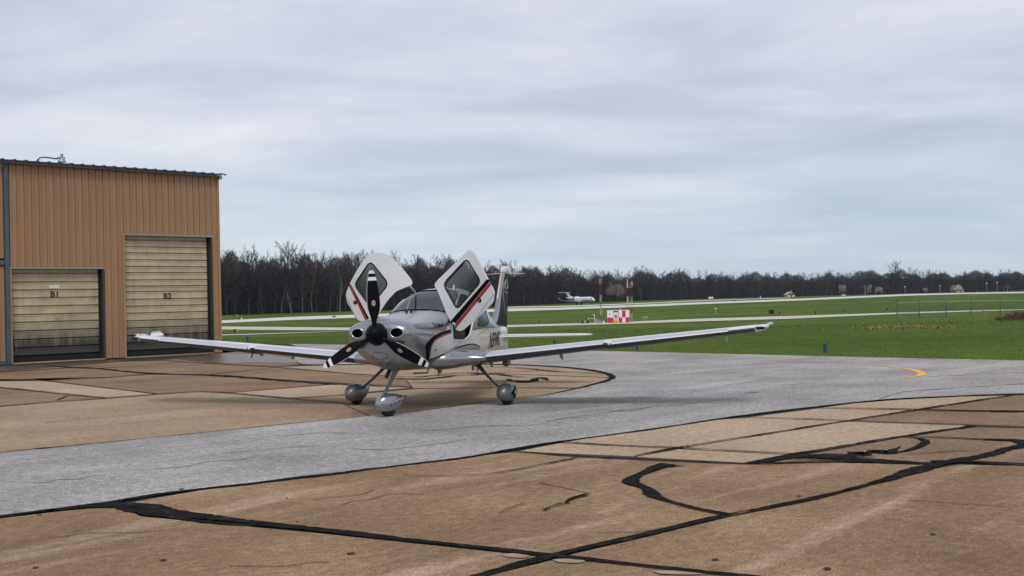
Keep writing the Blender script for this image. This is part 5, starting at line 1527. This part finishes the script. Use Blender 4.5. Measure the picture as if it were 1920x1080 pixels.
cabinet(1124.0, 224, .48, .70, m_galv, 'metal cabinet at the slender mast foot', .05)
cabinet(1130.8, 225, .38, .48, m_swhite, 'small white box right of the slender mast', .02)
# row of grey posts on a rack right of the shelter
p = D(1207.5, 240); root = empty('light_rack', p, 0); tag(root, 'grey rack of short posts in grass right of the shelter', 'equipment rack')
box_obj('rail', -.62, .62, -.05, .05, .45, .55, m_sgrey, root)
for k in range(5):
    x = -.55 + k * .275
    bm = bmesh.new(); tube(bm, [(x, 0, -.1), (x, 0, .449)], .03, 5); from_bm('leg', bm, m_sgrey, root)
    bm = bmesh.new(); tube(bm, [(x, 0, .553), (x, 0, .9 if k == 4 else .75)], .06, 6); from_bm('lamp', bm, m_swhite, root)
# small field markers
def post_thing(name, u, dist, w, h, m, label, cat, group=None, cap=None, taper=1.0):
    p = D(u, dist); root = empty(name, p, 0); tag(root, label, cat, group)
    bm = bmesh.new(); tube(bm, [(0, 0, -.05), (0, 0, h)], [w/2, w/2 * taper], 8); from_bm('post', bm, m, root, True, R(40))
    if cap:
        bm = bmesh.new(); bmesh.ops.create_uvsphere(bm, u_segments=8, v_segments=6, radius=w * .7, matrix=Matrix.Translation((0, 0, h + w * .4))); from_bm('cap', bm, cap, root, True)
    bm = bmesh.new(); bmesh.ops.create_cone(bm, cap_ends=True, segments=10, radius1=w, radius2=w * .8, depth=.05, matrix=Matrix.Translation((0, 0, .015))); from_bm('base', bm, m_sgrey, root)
    return root
BG = 'blue reflector posts along the asphalt edge'
for u, v, w, h, lab in ((1547.5, 661, .085, .27, 'blue reflector post on the grass edge right of the wing tip'), (464, 640.5, .10, .30, 'blue reflector post in grass behind the left wing'), (1039.5, 645.5, .075, .20, 'blue reflector post just above the right wing root')):
    p = T(u, v); root = empty('reflector_post', p, 0); tag(root, lab, 'reflector', BG)
    bm = bmesh.new(); tube(bm, [(0, 0, -.03), (0, 0, h)], w / 2 * 1.4, 10); from_bm('post', bm, m_teal, root, True, R(40))
    bm = bmesh.new(); tube(bm, [(0, 0, h * .62), (0, 0, h * .92)], w / 2 * 1.48, 10); from_bm('reflective_band', bm, m_jblue, root, True, R(40))
post_thing('marker_cone', 1341.5, 255, .42, .95, m_orange, 'orange and white marker cone in the grass above the wing', 'marker', None, m_mwhite, .35)
EL = 'taxiway edge lights'
for u, d_, lab in ((1009, 232, 'tiny edge light on near taxiway behind tail'), (1461, 214, 'tiny edge light right of the black-backed sign'), (1528.5, 205, 'tiny edge light on the taxiway left of the dead grass'), (1583, 232, 'tiny edge light on the grass above the taxiway, middle of three'), (1663, 236, 'tiny edge light just left of the fence')):
    post_thing('edge_light', u, d_, .20, .55, m_sblack, lab, 'light', EL, m_sblack)
post_thing('marker_post', 444, 372, .18, .9, m_mwhite, 'thin white marker post on the grass beyond left runway end', 'marker')
post_thing('marker_post', 1426, 560, .45, 1.6, m_mwhite, 'white marker post on the grass beyond the runway', 'marker')
sign_board('distance_sign', 1333, 600, 2.6, 1.15, .35, m_swhite, m_swhite, 'white distance board standing in front of the dark trees', 'sign')
p = D(1582, 600); root = empty('distance_marker', p, 0); tag(root, 'yellowish low marker board on the runway edge under blossom trees', 'marker')
box_obj('board', -1.0, 1.0, -.1, .1, .1, 1.1, mat('pale_yellow', (.62, .56, .33), .6), root); box_obj('leg', -.1, .1, -.08, .08, -.2, .097, m_galv, root)

# chain-link fence on the right
fence_pts = [(1681, 112, 2.15), (1723, 114, 2.0), (1773.5, 117, 1.9), (1820.5, 119, 1.9), (1875, 123, 2.0), (1935, 128, 1.9), (2000, 134, 1.9)]
FP = [(D(u, d_), h) for u, d_, h in fence_pts]
fr = empty('chain_link_fence', FP[0][0], 0); tag(fr, 'grey wire mesh fence on thin steel posts in the field', 'fence')
o0 = Vector(FP[0][0])
m_fpost = mat('weathered_fence_steel', (.10, .105, .11), .6, .2); m_rail = mat('galvanised_rail', (.44, .44, .45), .5, .3)
for p, h in FP:
    q = Vector(p) - o0; bm = bmesh.new(); tube(bm, [(q.x, q.y, q.z - .1), (q.x, q.y, q.z + h)], .045, 6); from_bm('post', bm, m_fpost, fr)
bm = bmesh.new()
for i, ((p, h), (p2, h2)) in enumerate(zip(FP, FP[1:])):
    a, b_ = Vector(p) - o0, Vector(p2) - o0
    bmr = bmesh.new(); tube(bmr, [a + Vector((0, 0, 1.72)), b_ + Vector((0, 0, 1.72))], .026, 5); from_bm('rail', bmr, m_rail, fr)
    if i == 0:
        bmr = bmesh.new(); tube(bmr, [a + Vector((0, 0, .62)), b_ + Vector((0, 0, .66))], .026, 5); from_bm('rail', bmr, m_rail, fr)
    L_ = (b_ - a).length; n__ = int(L_ / .16)
    for k in range(n__):
        for dz in (1, -1):
            t0 = k / n__; t1 = min(1, t0 + 1.6 / L_ ) if dz else 0
            z0, z1 = (.05, 1.65) if dz > 0 else (1.65, .05)
            tube(bm, [a.lerp(b_, t0) + Vector((0, 0, z0)), a.lerp(b_, t1) + Vector((0, 0, z1))], .0022, 3, cap=False)
me_ = from_bm('wire_mesh', bm, m_fpost, fr); me_['kind'] = 'stuff'

# ------------------------------------------------------------------ houses far off on the right
m_beige = mat('beige_siding', (.50, .40, .31), .7); m_hroof = mat('pale_shingle_roof', (.42, .33, .26), .8); m_dwin = mat('dark_window', (.03, .035, .04), .3)
def house(u, dist, w, dpt, h, rh, label, rz=0.0, mw=None):
    p = D(u, dist); root = empty('house', p, rz); tag(root, label, 'house', 'houses beyond the far end of the field')
    mw = mw or m_beige
    box_obj('wall', -w/2, w/2, 0, dpt, -.3, h, mw, root)
    V = [(-w/2, -.01, h), (w/2, -.01, h), (0, -.01, h + rh), (-w/2, dpt, h), (w/2, dpt, h), (0, dpt, h + rh)]
    pyd('gable', V, [(0, 1, 2), (5, 4, 3)], mw, root)
    for s in (1, -1):
        q = [(0, -.5, h + rh + .12), (0, dpt + .5, h + rh + .12), (s * (w/2 + .5), dpt + .5, h - .25), (s * (w/2 + .5), -.5, h - .25)]
        V = q + [(x, y, z - .15) for x, y, z in q]
        F = [(0, 1, 2, 3), (7, 6, 5, 4)] + [(i, (i+1) % 4, 4 + (i+1) % 4, 4 + i) for i in range(4)]
        pyd('roof', V, F, m_hroof, root)
    for x in (-w * .28, w * .28): box_obj('window', x - .6, x + .6, -.08, -.015, 1.0, 2.3, m_dwin, root)
    box_obj('door', -.5, .5, -.08, -.015, 0, 2.1, m_dwin, root)
    box_obj('chimney', w * .18, w * .18 + .8, dpt * .5, dpt * .5 + .8, h + rh * .4, h + rh + 1.0, m_hwall, root)
house(1801, 800, 5.6, 10, 2.0, 3.4, 'beige gabled house before dark trees, left one of the two peaks', R(8))
house(1892, 820, 5.4, 9, 1.9, 3.2, 'pale small house at the far right under a bare tree', R(-10), m_swhite)
house(1484, 700, 4.5, 7, 1.6, 1.6, 'low white building at the trees beyond the runway', R(5), m_swhite)
def pole(u, dist, h, m, label, r_=.16, lamp=True):
    p = D(u, dist); root = empty('utility_pole', p, 0); tag(root, label, 'pole', 'poles along the far tree line')
    bm = bmesh.new(); tube(bm, [(0, 0, -.3), (0, 0, h)], [r_, r_ * .7], 7); from_bm('shaft', bm, m, root)
    if lamp:
        bm = bmesh.new(); bmesh.ops.create_uvsphere(bm, u_segments=8, v_segments=6, radius=.45, matrix=Matrix.Translation((0, 0, h + .3))); from_bm('lamp_head', bm, m_swhite, root)
    else:
        box_obj('crossarm', -1.1, 1.1, -.1, .1, h - 1.0, h - .75, m, root)
m_wood = mat('weathered_pole_wood', (.30, .28, .26), .8)
pole(1622.5, 700, 6.6, m_wood, 'pale bare utility pole between two blossom trees', .22, False)
pole(1697.5, 720, 4.4, m_sgrey, 'thin lamp pole left of the fence by dark trees')
pole(1763, 740, 4.6, m_sgrey, 'thin lamp pole right before the beige gable')
pole(1851, 760, 5.8, m_sgrey, 'thin pole with pale lamp left of the brightest lamp')
pole(1870.5, 760, 6.2, m_sgrey, 'thin pole with the brightest lamp head near the far right houses')

# ------------------------------------------------------------------ bare trees
m_bark = mat('grey_bark', (.034, .030, .030), .95, var=.3, scale=2)
m_barkl = mat('light_grey_bark', (.085, .076, .070), .95, var=.3, scale=2)
m_bark2 = mat('pale_birch_bark', (.19, .175, .165), .9, var=.25, scale=3)
m_twig = mat('brown_twigs', (.047, .038, .038), .95, var=.25, scale=.15)
m_twig2 = mat('purple_brown_twigs', (.048, .037, .043), .95, var=.25, scale=.15)
m_twigr = mat('reddish_bud_twigs', (.080, .043, .038), .95, var=.25, scale=.2)
m_twigg = mat('olive_bud_twigs', (.066, .058, .034), .95, var=.25, scale=.2)
m_bloss = mat('pale_pink_blossom', (.33, .255, .225), .9, var=.25, scale=.8)
m_blossw = mat('white_blossom', (.34, .335, .29), .9, var=.2, scale=.8)

def tree_mesh(seed, h, spread=.30, dens=1.0, first=.28, tw=.040):
    g_ = np.random.default_rng(seed)
    seg = []      # thick limbs
    twigs = []
    def unit(v): return v / (np.linalg.norm(v) + 1e-9)
    # trunk
    P = [np.array([0, 0, -.4])]; d = np.array([0, 0, 1.0]); r0 = h * .014
    n = 9
    for i in range(n):
        d = unit(d + g_.normal(size=3) * np.array([.07, .07, 0])); P.append(P[-1] + d * h * .86 / n)
    for i in range(n): seg.append((P[i], P[i+1], r0 * (1 - .085 * i), r0 * (1 - .085 * (i + 1))))
    nl = int(17 * dens)
    for k in range(nl):
        f = first + (1 - first) * (k + g_.uniform(0, 1)) / nl
        x = f * n; i = min(int(x), n - 1); base = P[i] + (P[i+1] - P[i]) * (x - i)
        az = k * 2.4 + g_.uniform(-.5, .5); el = R(g_.uniform(28, 62) + 18 * (f - .5))
        L0 = h * spread * (1.15 - .75 * abs(f - .45) ** 1.1 * 1.3) * g_.uniform(.7, 1.15)
        dd = np.array([math.cos(az) * math.cos(el), math.sin(az) * math.cos(el), math.sin(el)])
        q = base; rr = r0 * (1 - .8 * f) * .55; m = 4
        pts = [q]
        for j in range(m):
            dd = unit(dd + g_.normal(size=3) * .14 + np.array([0, 0, .10])); q2 = q + dd * L0 / m
            seg.append((q, q2, rr * (1 - j / m * .7), rr * (1 - (j + 1) / m * .7))); q = q2; pts.append(q)
        ns = int(9 * dens)
        for s in range(ns):
            t_ = g_.uniform(.15, 1) * m; i2 = min(int(t_), m - 1); b0 = pts[i2] + (pts[i2+1] - pts[i2]) * (t_ - i2)
            d2 = unit(dd + g_.normal(size=3) * .62 + np.array([0, 0, .25])); L2 = L0 * g_.uniform(.22, .45)
            b1 = b0 + d2 * L2 * .5; d3 = unit(d2 + g_.normal(size=3) * .25 + np.array([0, 0, .15])); b2 = b1 + d3 * L2 * .5
            twigs.append((b0, b1, tw * 1.7)); twigs.append((b1, b2, tw * 1.2))
            for w in range(9):
                u_ = g_.uniform(.1, 1); c0 = b0 + (b1 - b0) * u_ * 2 if u_ < .5 else b1 + (b2 - b1) * (u_ * 2 - 1)
                d4 = unit(d3 + g_.normal(size=3) * .6 + np.array([0, 0, .2])); twigs.append((c0, c0 + d4 * L2 * g_.uniform(.25, .55), tw))
    # limbs as 4-sided prisms
    V, F = [], []
    for a, b_, ra, rb in seg:
        t_ = unit(b_ - a); s1 = unit(np.cross(t_, [.3, 1, .2])); s2 = np.cross(t_, s1); o = len(V)
        for p, r_ in ((a, ra), (b_, rb)):
            for k in range(4):
                an = k * math.pi / 2; V.append(p + (s1 * math.cos(an) + s2 * math.sin(an)) * max(r_, .02))
        F += [(o + k, o + (k + 1) % 4, o + 4 + (k + 1) % 4, o + 4 + k) for k in range(4)]
    me_t = bpy.data.meshes.new('trunk'); me_t.from_pydata([tuple(p) for p in V], [], F); me_t.update()
    # twigs as tapering slips
    tv = np.zeros((len(twigs), 3, 3))
    for i, (a, b_, w) in enumerate(twigs):
        t_ = unit(b_ - a); s1 = unit(np.cross(t_, g_.normal(size=3)))
        tv[i] = (a - s1 * w, a + s1 * w, b_)
    me_c = bpy.data.meshes.new('crown'); n = len(tv)
    me_c.vertices.add(n * 3); me_c.vertices.foreach_set('co', tv.reshape(-1).astype(np.float32))
    me_c.loops.add(n * 3); me_c.loops.foreach_set('vertex_index', np.arange(n * 3, dtype=np.int32))
    me_c.polygons.add(n); me_c.polygons.foreach_set('loop_start', np.arange(0, n * 3, 3, dtype=np.int32)); me_c.update(calc_edges=True)
    return me_t, me_c
PROTO = []
for k, (h, sp_, de, fi) in enumerate([(20, .26, 1.0, .30), (20, .30, 1.1, .25), (20, .22, .9, .38), (20, .34, 1.15, .28), (20, .25, 1.2, .22), (20, .28, .8, .42), (20, .24, 1.0, .33), (20, .32, .95, .30)]):
    a, b_ = tree_mesh(100 + k, h, sp_, de, fi)
    a.materials.append(m_bark); b_.materials.append(m_twig if k % 2 else m_twig2); PROTO.append((a, b_))
def place_tree(proto, x, y, h, label, group=None, twig=None, bark=None, name='bare_tree'):
    a, b_ = PROTO[proto]
    z = float(terr(x, y)); s = h / 20
    root = empty(name, (x, y, z), random.uniform(0, 6.28)); root.scale = (s * random.uniform(.9, 1.15), s * random.uniform(.9, 1.15), s)
    root.rotation_euler = (random.uniform(-.04, .04), random.uniform(-.04, .04), random.uniform(0, 6.28))
    tag(root, label, 'tree', group)
    for nm, me, mt in (('trunk', a, bark), ('crown', b_, twig)):
        o = bpy.data.objects.new(nm, me); COL.objects.link(o); o.parent = root
        if mt: o.material_slots[0].link = 'OBJECT'; o.material_slots[0].material = mt
    return root
# the front of the wood: distance and tree height along the picture
WU = [-400, 300, 415, 560, 700, 860, 960, 1060, 1150, 1300, 1480, 1600, 1700, 1800, 1920, 2060]
WD = [380, 385, 392, 400, 425, 470, 510, 560, 610, 680, 740, 760, 780, 800, 790, 780]
WT = [470, 466, 468, 470, 474, 482, 492, 500, 506, 505, 510, 505, 502, 508, 505, 500]   # crown tops in the photograph
def wood(u):
    d_ = float(np.interp(u, WU, WD)); top_ = float(np.interp(u, WU, WT))
    hor = 568 - ROLL * (u - 960)
    p = D(u, d_)
    return d_, (hor - top_) * d_ / FPX + EYE - p[2]
GRP = 'bare trees of the wood beyond the runway'
LAB = 'leafless grey-brown tree in the dark wood beyond the runway'
cnt = 0
u = 345.0
while u < 1985 and cnt < 290:
    d_, h_ = wood(u)
    for row in range(3):
        uu = u + random.uniform(-6, 6); dd = d_ + 4 + row * 9 + random.uniform(-3, 3)
        p = D(uu, dd)
        h = h_ * random.choice((.80, .85, .89, .92, .95, .98, 1.02)) * (1 + .03 * row)
        place_tree(random.randrange(8), p[0], p[1], h, LAB, GRP, random.choice([None, None, None, None, m_twigr, m_twigg, m_twig, m_twig2]), random.choice([None] * 8 + [m_barkl]))
        cnt += 1
    u += 16.8
# trees that stand out
def special(u, dist, h, label, proto, twig=None, bark=None, name='bare_tree', cat=None):
    p = D(u, dist); return place_tree(proto, p[0], p[1], h, label, None, twig, bark, name)
def blossom_mesh(seed, h, w, n):
    g_ = np.random.default_rng(seed); c = []
    for k in range(26):
        a = g_.uniform(0, 6.28); r_ = w * .5 * math.sqrt(g_.uniform(0, 1)) ; zz = h * (.35 + .6 * g_.uniform(0, 1)); rr = r_ * math.sqrt(max(0, 1 - ((zz / h - .6) / .45) ** 2)); c.append((rr * math.cos(a), rr * math.sin(a), zz))
    c = np.array(c)[g_.integers(0, 26, n)] + g_.normal(size=(n, 3)) * np.array([w, w, h]) * .085
    tv = c[:, None, :] + g_.normal(size=(n, 3, 3)) * .11
    return tv
def blossom(u, dist, h, w, m, label):
    p = D(u, dist); root = empty('blossoming_tree', p, 0); tag(root, label, 'tree')
    bm = bmesh.new(); tube(bm, [(0, 0, -.3), (.05, 0, h * .35), (.0, .1, h * .7)], [h * .025, h * .018, h * .006], 6)
    for a in range(6): tube(bm, [(.04, 0, h * (.25 + .05 * a)), (math.cos(a * 1.9) * w * .2, math.sin(a * 1.9) * w * .2, h * (.45 + .05 * a)), (math.cos(a * 1.9) * w * .4, math.sin(a * 1.9) * w * .4, h * (.6 + .05 * a))], [h * .01, h * .007, .02], 5)
    from_bm('trunk', bm, m_bark, root)
    tri_mesh('crown', blossom_mesh(int(u), h, w, 3000), m, root)
blossom(1155, 585, 10.5, 10.5, m_bloss, 'pale pink blossoming tree behind the two red and white masts')
blossom(1580, 705, 6.4, 4.6, m_blossw, 'white blossoming tree above the yellowish marker board')
blossom(1631, 720, 6.2, 3.0, m_blossw, 'narrow white blossoming tree just right of the bare utility pole')
blossom(1648, 722, 4.6, 5.0, m_blossw, 'low round whitish tree, right of the narrow white one')
blossom(1735, 760, 3.4, 4.0, m_bloss, 'low pinkish shrub tree right of the fence end at the far wood')
special(637, 398, 16, 'white-barked leaning birch on the wood edge left of the open doors', 5, m_twig, m_bark2, 'birch_tree')
special(546, 390, 10, 'thin pale-barked young tree at the wood edge left of the plane', 2, m_twig, m_bark2, 'young_tree')
special(545, 408, 27, 'tallest bare tree in the wood left of the plane', 3)
special(452, 405, 26, 'tall bare tree next to the hangar corner', 1)
special(1205, 640, 21, 'tall bare tree rising above the wood, right of the masts', 3)
special(1680, 790, 24, 'tall round bare tree standing above the right wood', 3)

# the wood behind them, too dense to count
def wood_mass(name, n, u0, u1, back, zfrac, size, m, seed, vert=.8):
    g_ = np.random.default_rng(seed)
    us = g_.uniform(u0, u1, n)
    d0 = np.interp(us, WU, WD); tp = np.interp(us, WU, WT)
    dd = d0 + 6 + g_.uniform(0, 1, n) * back
    base = np.array([D(a, b_) for a, b_ in zip(us, dd)])
    hor = 568 - ROLL * (us - 960)
    hh = ((hor - tp) * d0 / FPX + EYE - base[:, 2]) * (dd / d0)
    var_ = .84 + .10 * np.sin(us * .09) + .06 * np.sin(us * .031 + 1) + .05 * np.sin(us * .23 + 2)
    z = base[:, 2] + hh * zfrac * var_ * np.sqrt(g_.uniform(0, 1, n)) if zfrac < 1.01 else base[:, 2]
    c = np.stack([base[:, 0], base[:, 1], z], 1)
    dirs = g_.normal(size=(n, 3)) * np.array([.5, .5, vert]); dirs /= np.linalg.norm(dirs, axis=1)[:, None]
    side = np.cross(dirs, g_.normal(size=(n, 3))); side /= np.linalg.norm(side, axis=1)[:, None]
    L_ = size * g_.uniform(.5, 1.6, n)[:, None]; w_ = .06 * g_.uniform(.6, 1.6, n)[:, None]
    tv = np.stack([c - side * w_, c + side * w_, c + dirs * L_], 1)
    o = tri_mesh(name, tv, m); tag(o, kind='stuff'); return o
wood_mass('wood_twigs', 280000, -330, 2030, 60, .94, 1.6, m_twig2, 21)
wood_mass('wood_twigs', 80000, -330, 2030, 60, .82, 2.2, m_twig, 22)
# trunks deep in the wood and a hill of trees behind that closes the view
g_ = np.random.default_rng(33)
n = 6500; us = g_.uniform(-330, 2030, n); d0 = np.interp(us, WU, WD); dd = d0 + 8 + g_.uniform(0, 1, n) * 90
base = np.array([D(a, b_) for a, b_ in zip(us, dd)])
hh = np.array([wood(a)[1] for a in us]) * g_.uniform(.55, .9, n); w_ = g_.uniform(.12, .32, n)
top_ = base + np.stack([g_.normal(size=n) * .6, g_.normal(size=n) * .6, hh], 1)
sx = np.stack([w_, np.zeros(n), np.zeros(n)], 1); sy = np.stack([np.zeros(n), w_, np.zeros(n)], 1); dn = np.array([0, 0, .4])
tv = np.concatenate([np.stack([base - sx - dn, base + sx - dn, top_], 1), np.stack([base - sy - dn, base + sy - dn, top_], 1)])
tag(tri_mesh('wood_trunks', tv, m_bark), kind='stuff')
# rising wooded ground behind, with an uneven crest
m_wfloor = mat('leaf_litter_slope', (.030, .025, .024), 1.0, var=.4, scale=.15)
V, F = [], []
us = np.arange(-420, 2100, 3.0)
gq = np.random.default_rng(5); nz = np.convolve(gq.normal(size=len(us) + 6), np.ones(5) / 5, 'valid')[:len(us)]
nf = gq.normal(size=len(us))
for i, a in enumerate(us):
    d_, h_ = wood(a)
    for back, fz in ((42, -.02), (50, .30), (58, .52), (66, .60 + .05 * nz[i] + .03 * nf[i]), (110, .5)):
        p = D(a, d_ + back); V.append((p[0], p[1], p[2] + h_ * fz * (1 + back / d_)))
for i in range(len(us) - 1):
    for k in range(4): F.append((i*5+k, (i+1)*5+k, (i+1)*5+k+1, i*5+k+1))
tag(pyd('wooded_slope', V, F, m_wfloor), kind='structure')
# scrub along the foot of the wood
wood_mass('undergrowth', 55000, -330, 2030, 12, .26, 1.1, m_twig, 41, .5)

# ------------------------------------------------------------------ dry reeds and grass
m_reed = mat('dry_brown_reeds', (.085, .050, .034), .95, var=.4, scale=2)
m_straw = mat('dead_straw', (.34, .27, .13), .95, var=.3, scale=2)
def tuft_tris(pos, h, w, seed, lean=.35):
    g_ = np.random.default_rng(seed); n = len(pos)
    az = g_.uniform(0, 6.28, n); side = np.stack([np.cos(az), np.sin(az), np.zeros(n)], 1) * (w * g_.uniform(.5, 1.5, n))[:, None]
    tip = np.stack([g_.normal(size=n) * lean, g_.normal(size=n) * lean, np.ones(n)], 1) * (h * g_.uniform(.5, 1.4, n))[:, None]
    return np.stack([pos - side, pos + side, pos + tip], 1)
g_ = np.random.default_rng(50)
n = 7000; uu = 1862 + 196 * g_.beta(1.5, 1.1, n); dd = 85 + g_.normal(size=n) * 5
pos = np.array([D(a, b_) for a, b_ in zip(uu, dd)])
o = tri_mesh('dry_reeds', tuft_tris(pos, .62 * np.clip((uu - 1852) / 60, .18, 1) * (.8 + .3 * np.sin(uu * .35)), .02, 51), m_reed); tag(o, kind='stuff')
p = D(1846, 82); root = empty('dead_stalk', p, 0); tag(root, 'pale dead stalk leaning at the left end of the dry reeds', 'dead plant')
bm = bmesh.new(); tube(bm, [(.12, 0, 0), (-.05, 0, .55), (-.14, 0, 1.0)], [.045, .035, .015], 5); from_bm('stem', bm, m_straw, root)
bm = bmesh.new(); tube(bm, [(.02, 0, .35), (.15, 0, .60)], [.02, .008], 4); tube(bm, [(-.06, 0, .6), (-.02, .02, .95)], [.018, .006], 4); from_bm('twig', bm, m_straw, root)
# short grass near the pavement, thinning out into the field
m_blade = mat('grass_blades', (.105, .150, .020), .9, var=.35, scale=.6, coords='Object')
n = 42000
f_ = g_.uniform(0, 1, n) ** 1.7
ub = g_.uniform(380, 1990, n)
dn_ = np.array([np.interp(a, [q[0] for q in grass_edge], [q[1] for q in grass_edge]) for a in ub])
d_edge = np.array([G(a, b_)[1] for a, b_ in zip(ub[:1], dn_[:1])])
eu = np.arange(370, 2000, 10.0); ed = np.array([G(a, np.interp(a, [q[0] for q in grass_edge], [q[1] for q in grass_edge]))[1] for a in eu])
d_edge = np.interp(ub, eu, ed)
dd = d_edge + .05 + f_ * 75
x_ = np.array([ray(a, 562)[0] / ray(a, 562)[1] for a in eu]); xb = np.interp(ub, eu, x_) * dd
pos = np.stack([xb, dd, terr(xb, dd) - .01], 1)
tag(tri_mesh('grass', tuft_tris(pos, .035 + .03 * f_, .016 + .03 * f_, 52, .6), m_blade), kind='stuff')
n = 1100; uu = np.clip(1690 + g_.normal(size=n) * 42, 1600, 1800); vv_ = 613 + g_.normal(size=n) * 2.2
pos = np.array([T(a, b_) for a, b_ in zip(uu, vv_)])
tag(tri_mesh('dry_grass', tuft_tris(pos, .07, .045, 53, .9), mat('tan_dead_grass', (.25, .19, .075), .95, var=.3, scale=2)), kind='stuff')

# ------------------------------------------------------------------ air
hz_bm = bmesh.new(); box(hz_bm, -1790, 1790, -290, 2480, -6.0, 62)
m_haze = bpy.data.materials.new('haze_air'); m_haze.use_nodes = True
t = m_haze.node_tree; t.nodes.remove(t.nodes['Principled BSDF'])
vp = t.nodes.new('ShaderNodeVolumePrincipled'); vp.inputs['Color'].default_value = (.72, .84, 1.0, 1); vp.inputs['Density'].default_value = .00006
t.links.new(vp.outputs[0], t.nodes['Material Output'].inputs['Volume'])
haze = from_bm('haze', hz_bm, m_haze); tag(haze, kind='stuff')
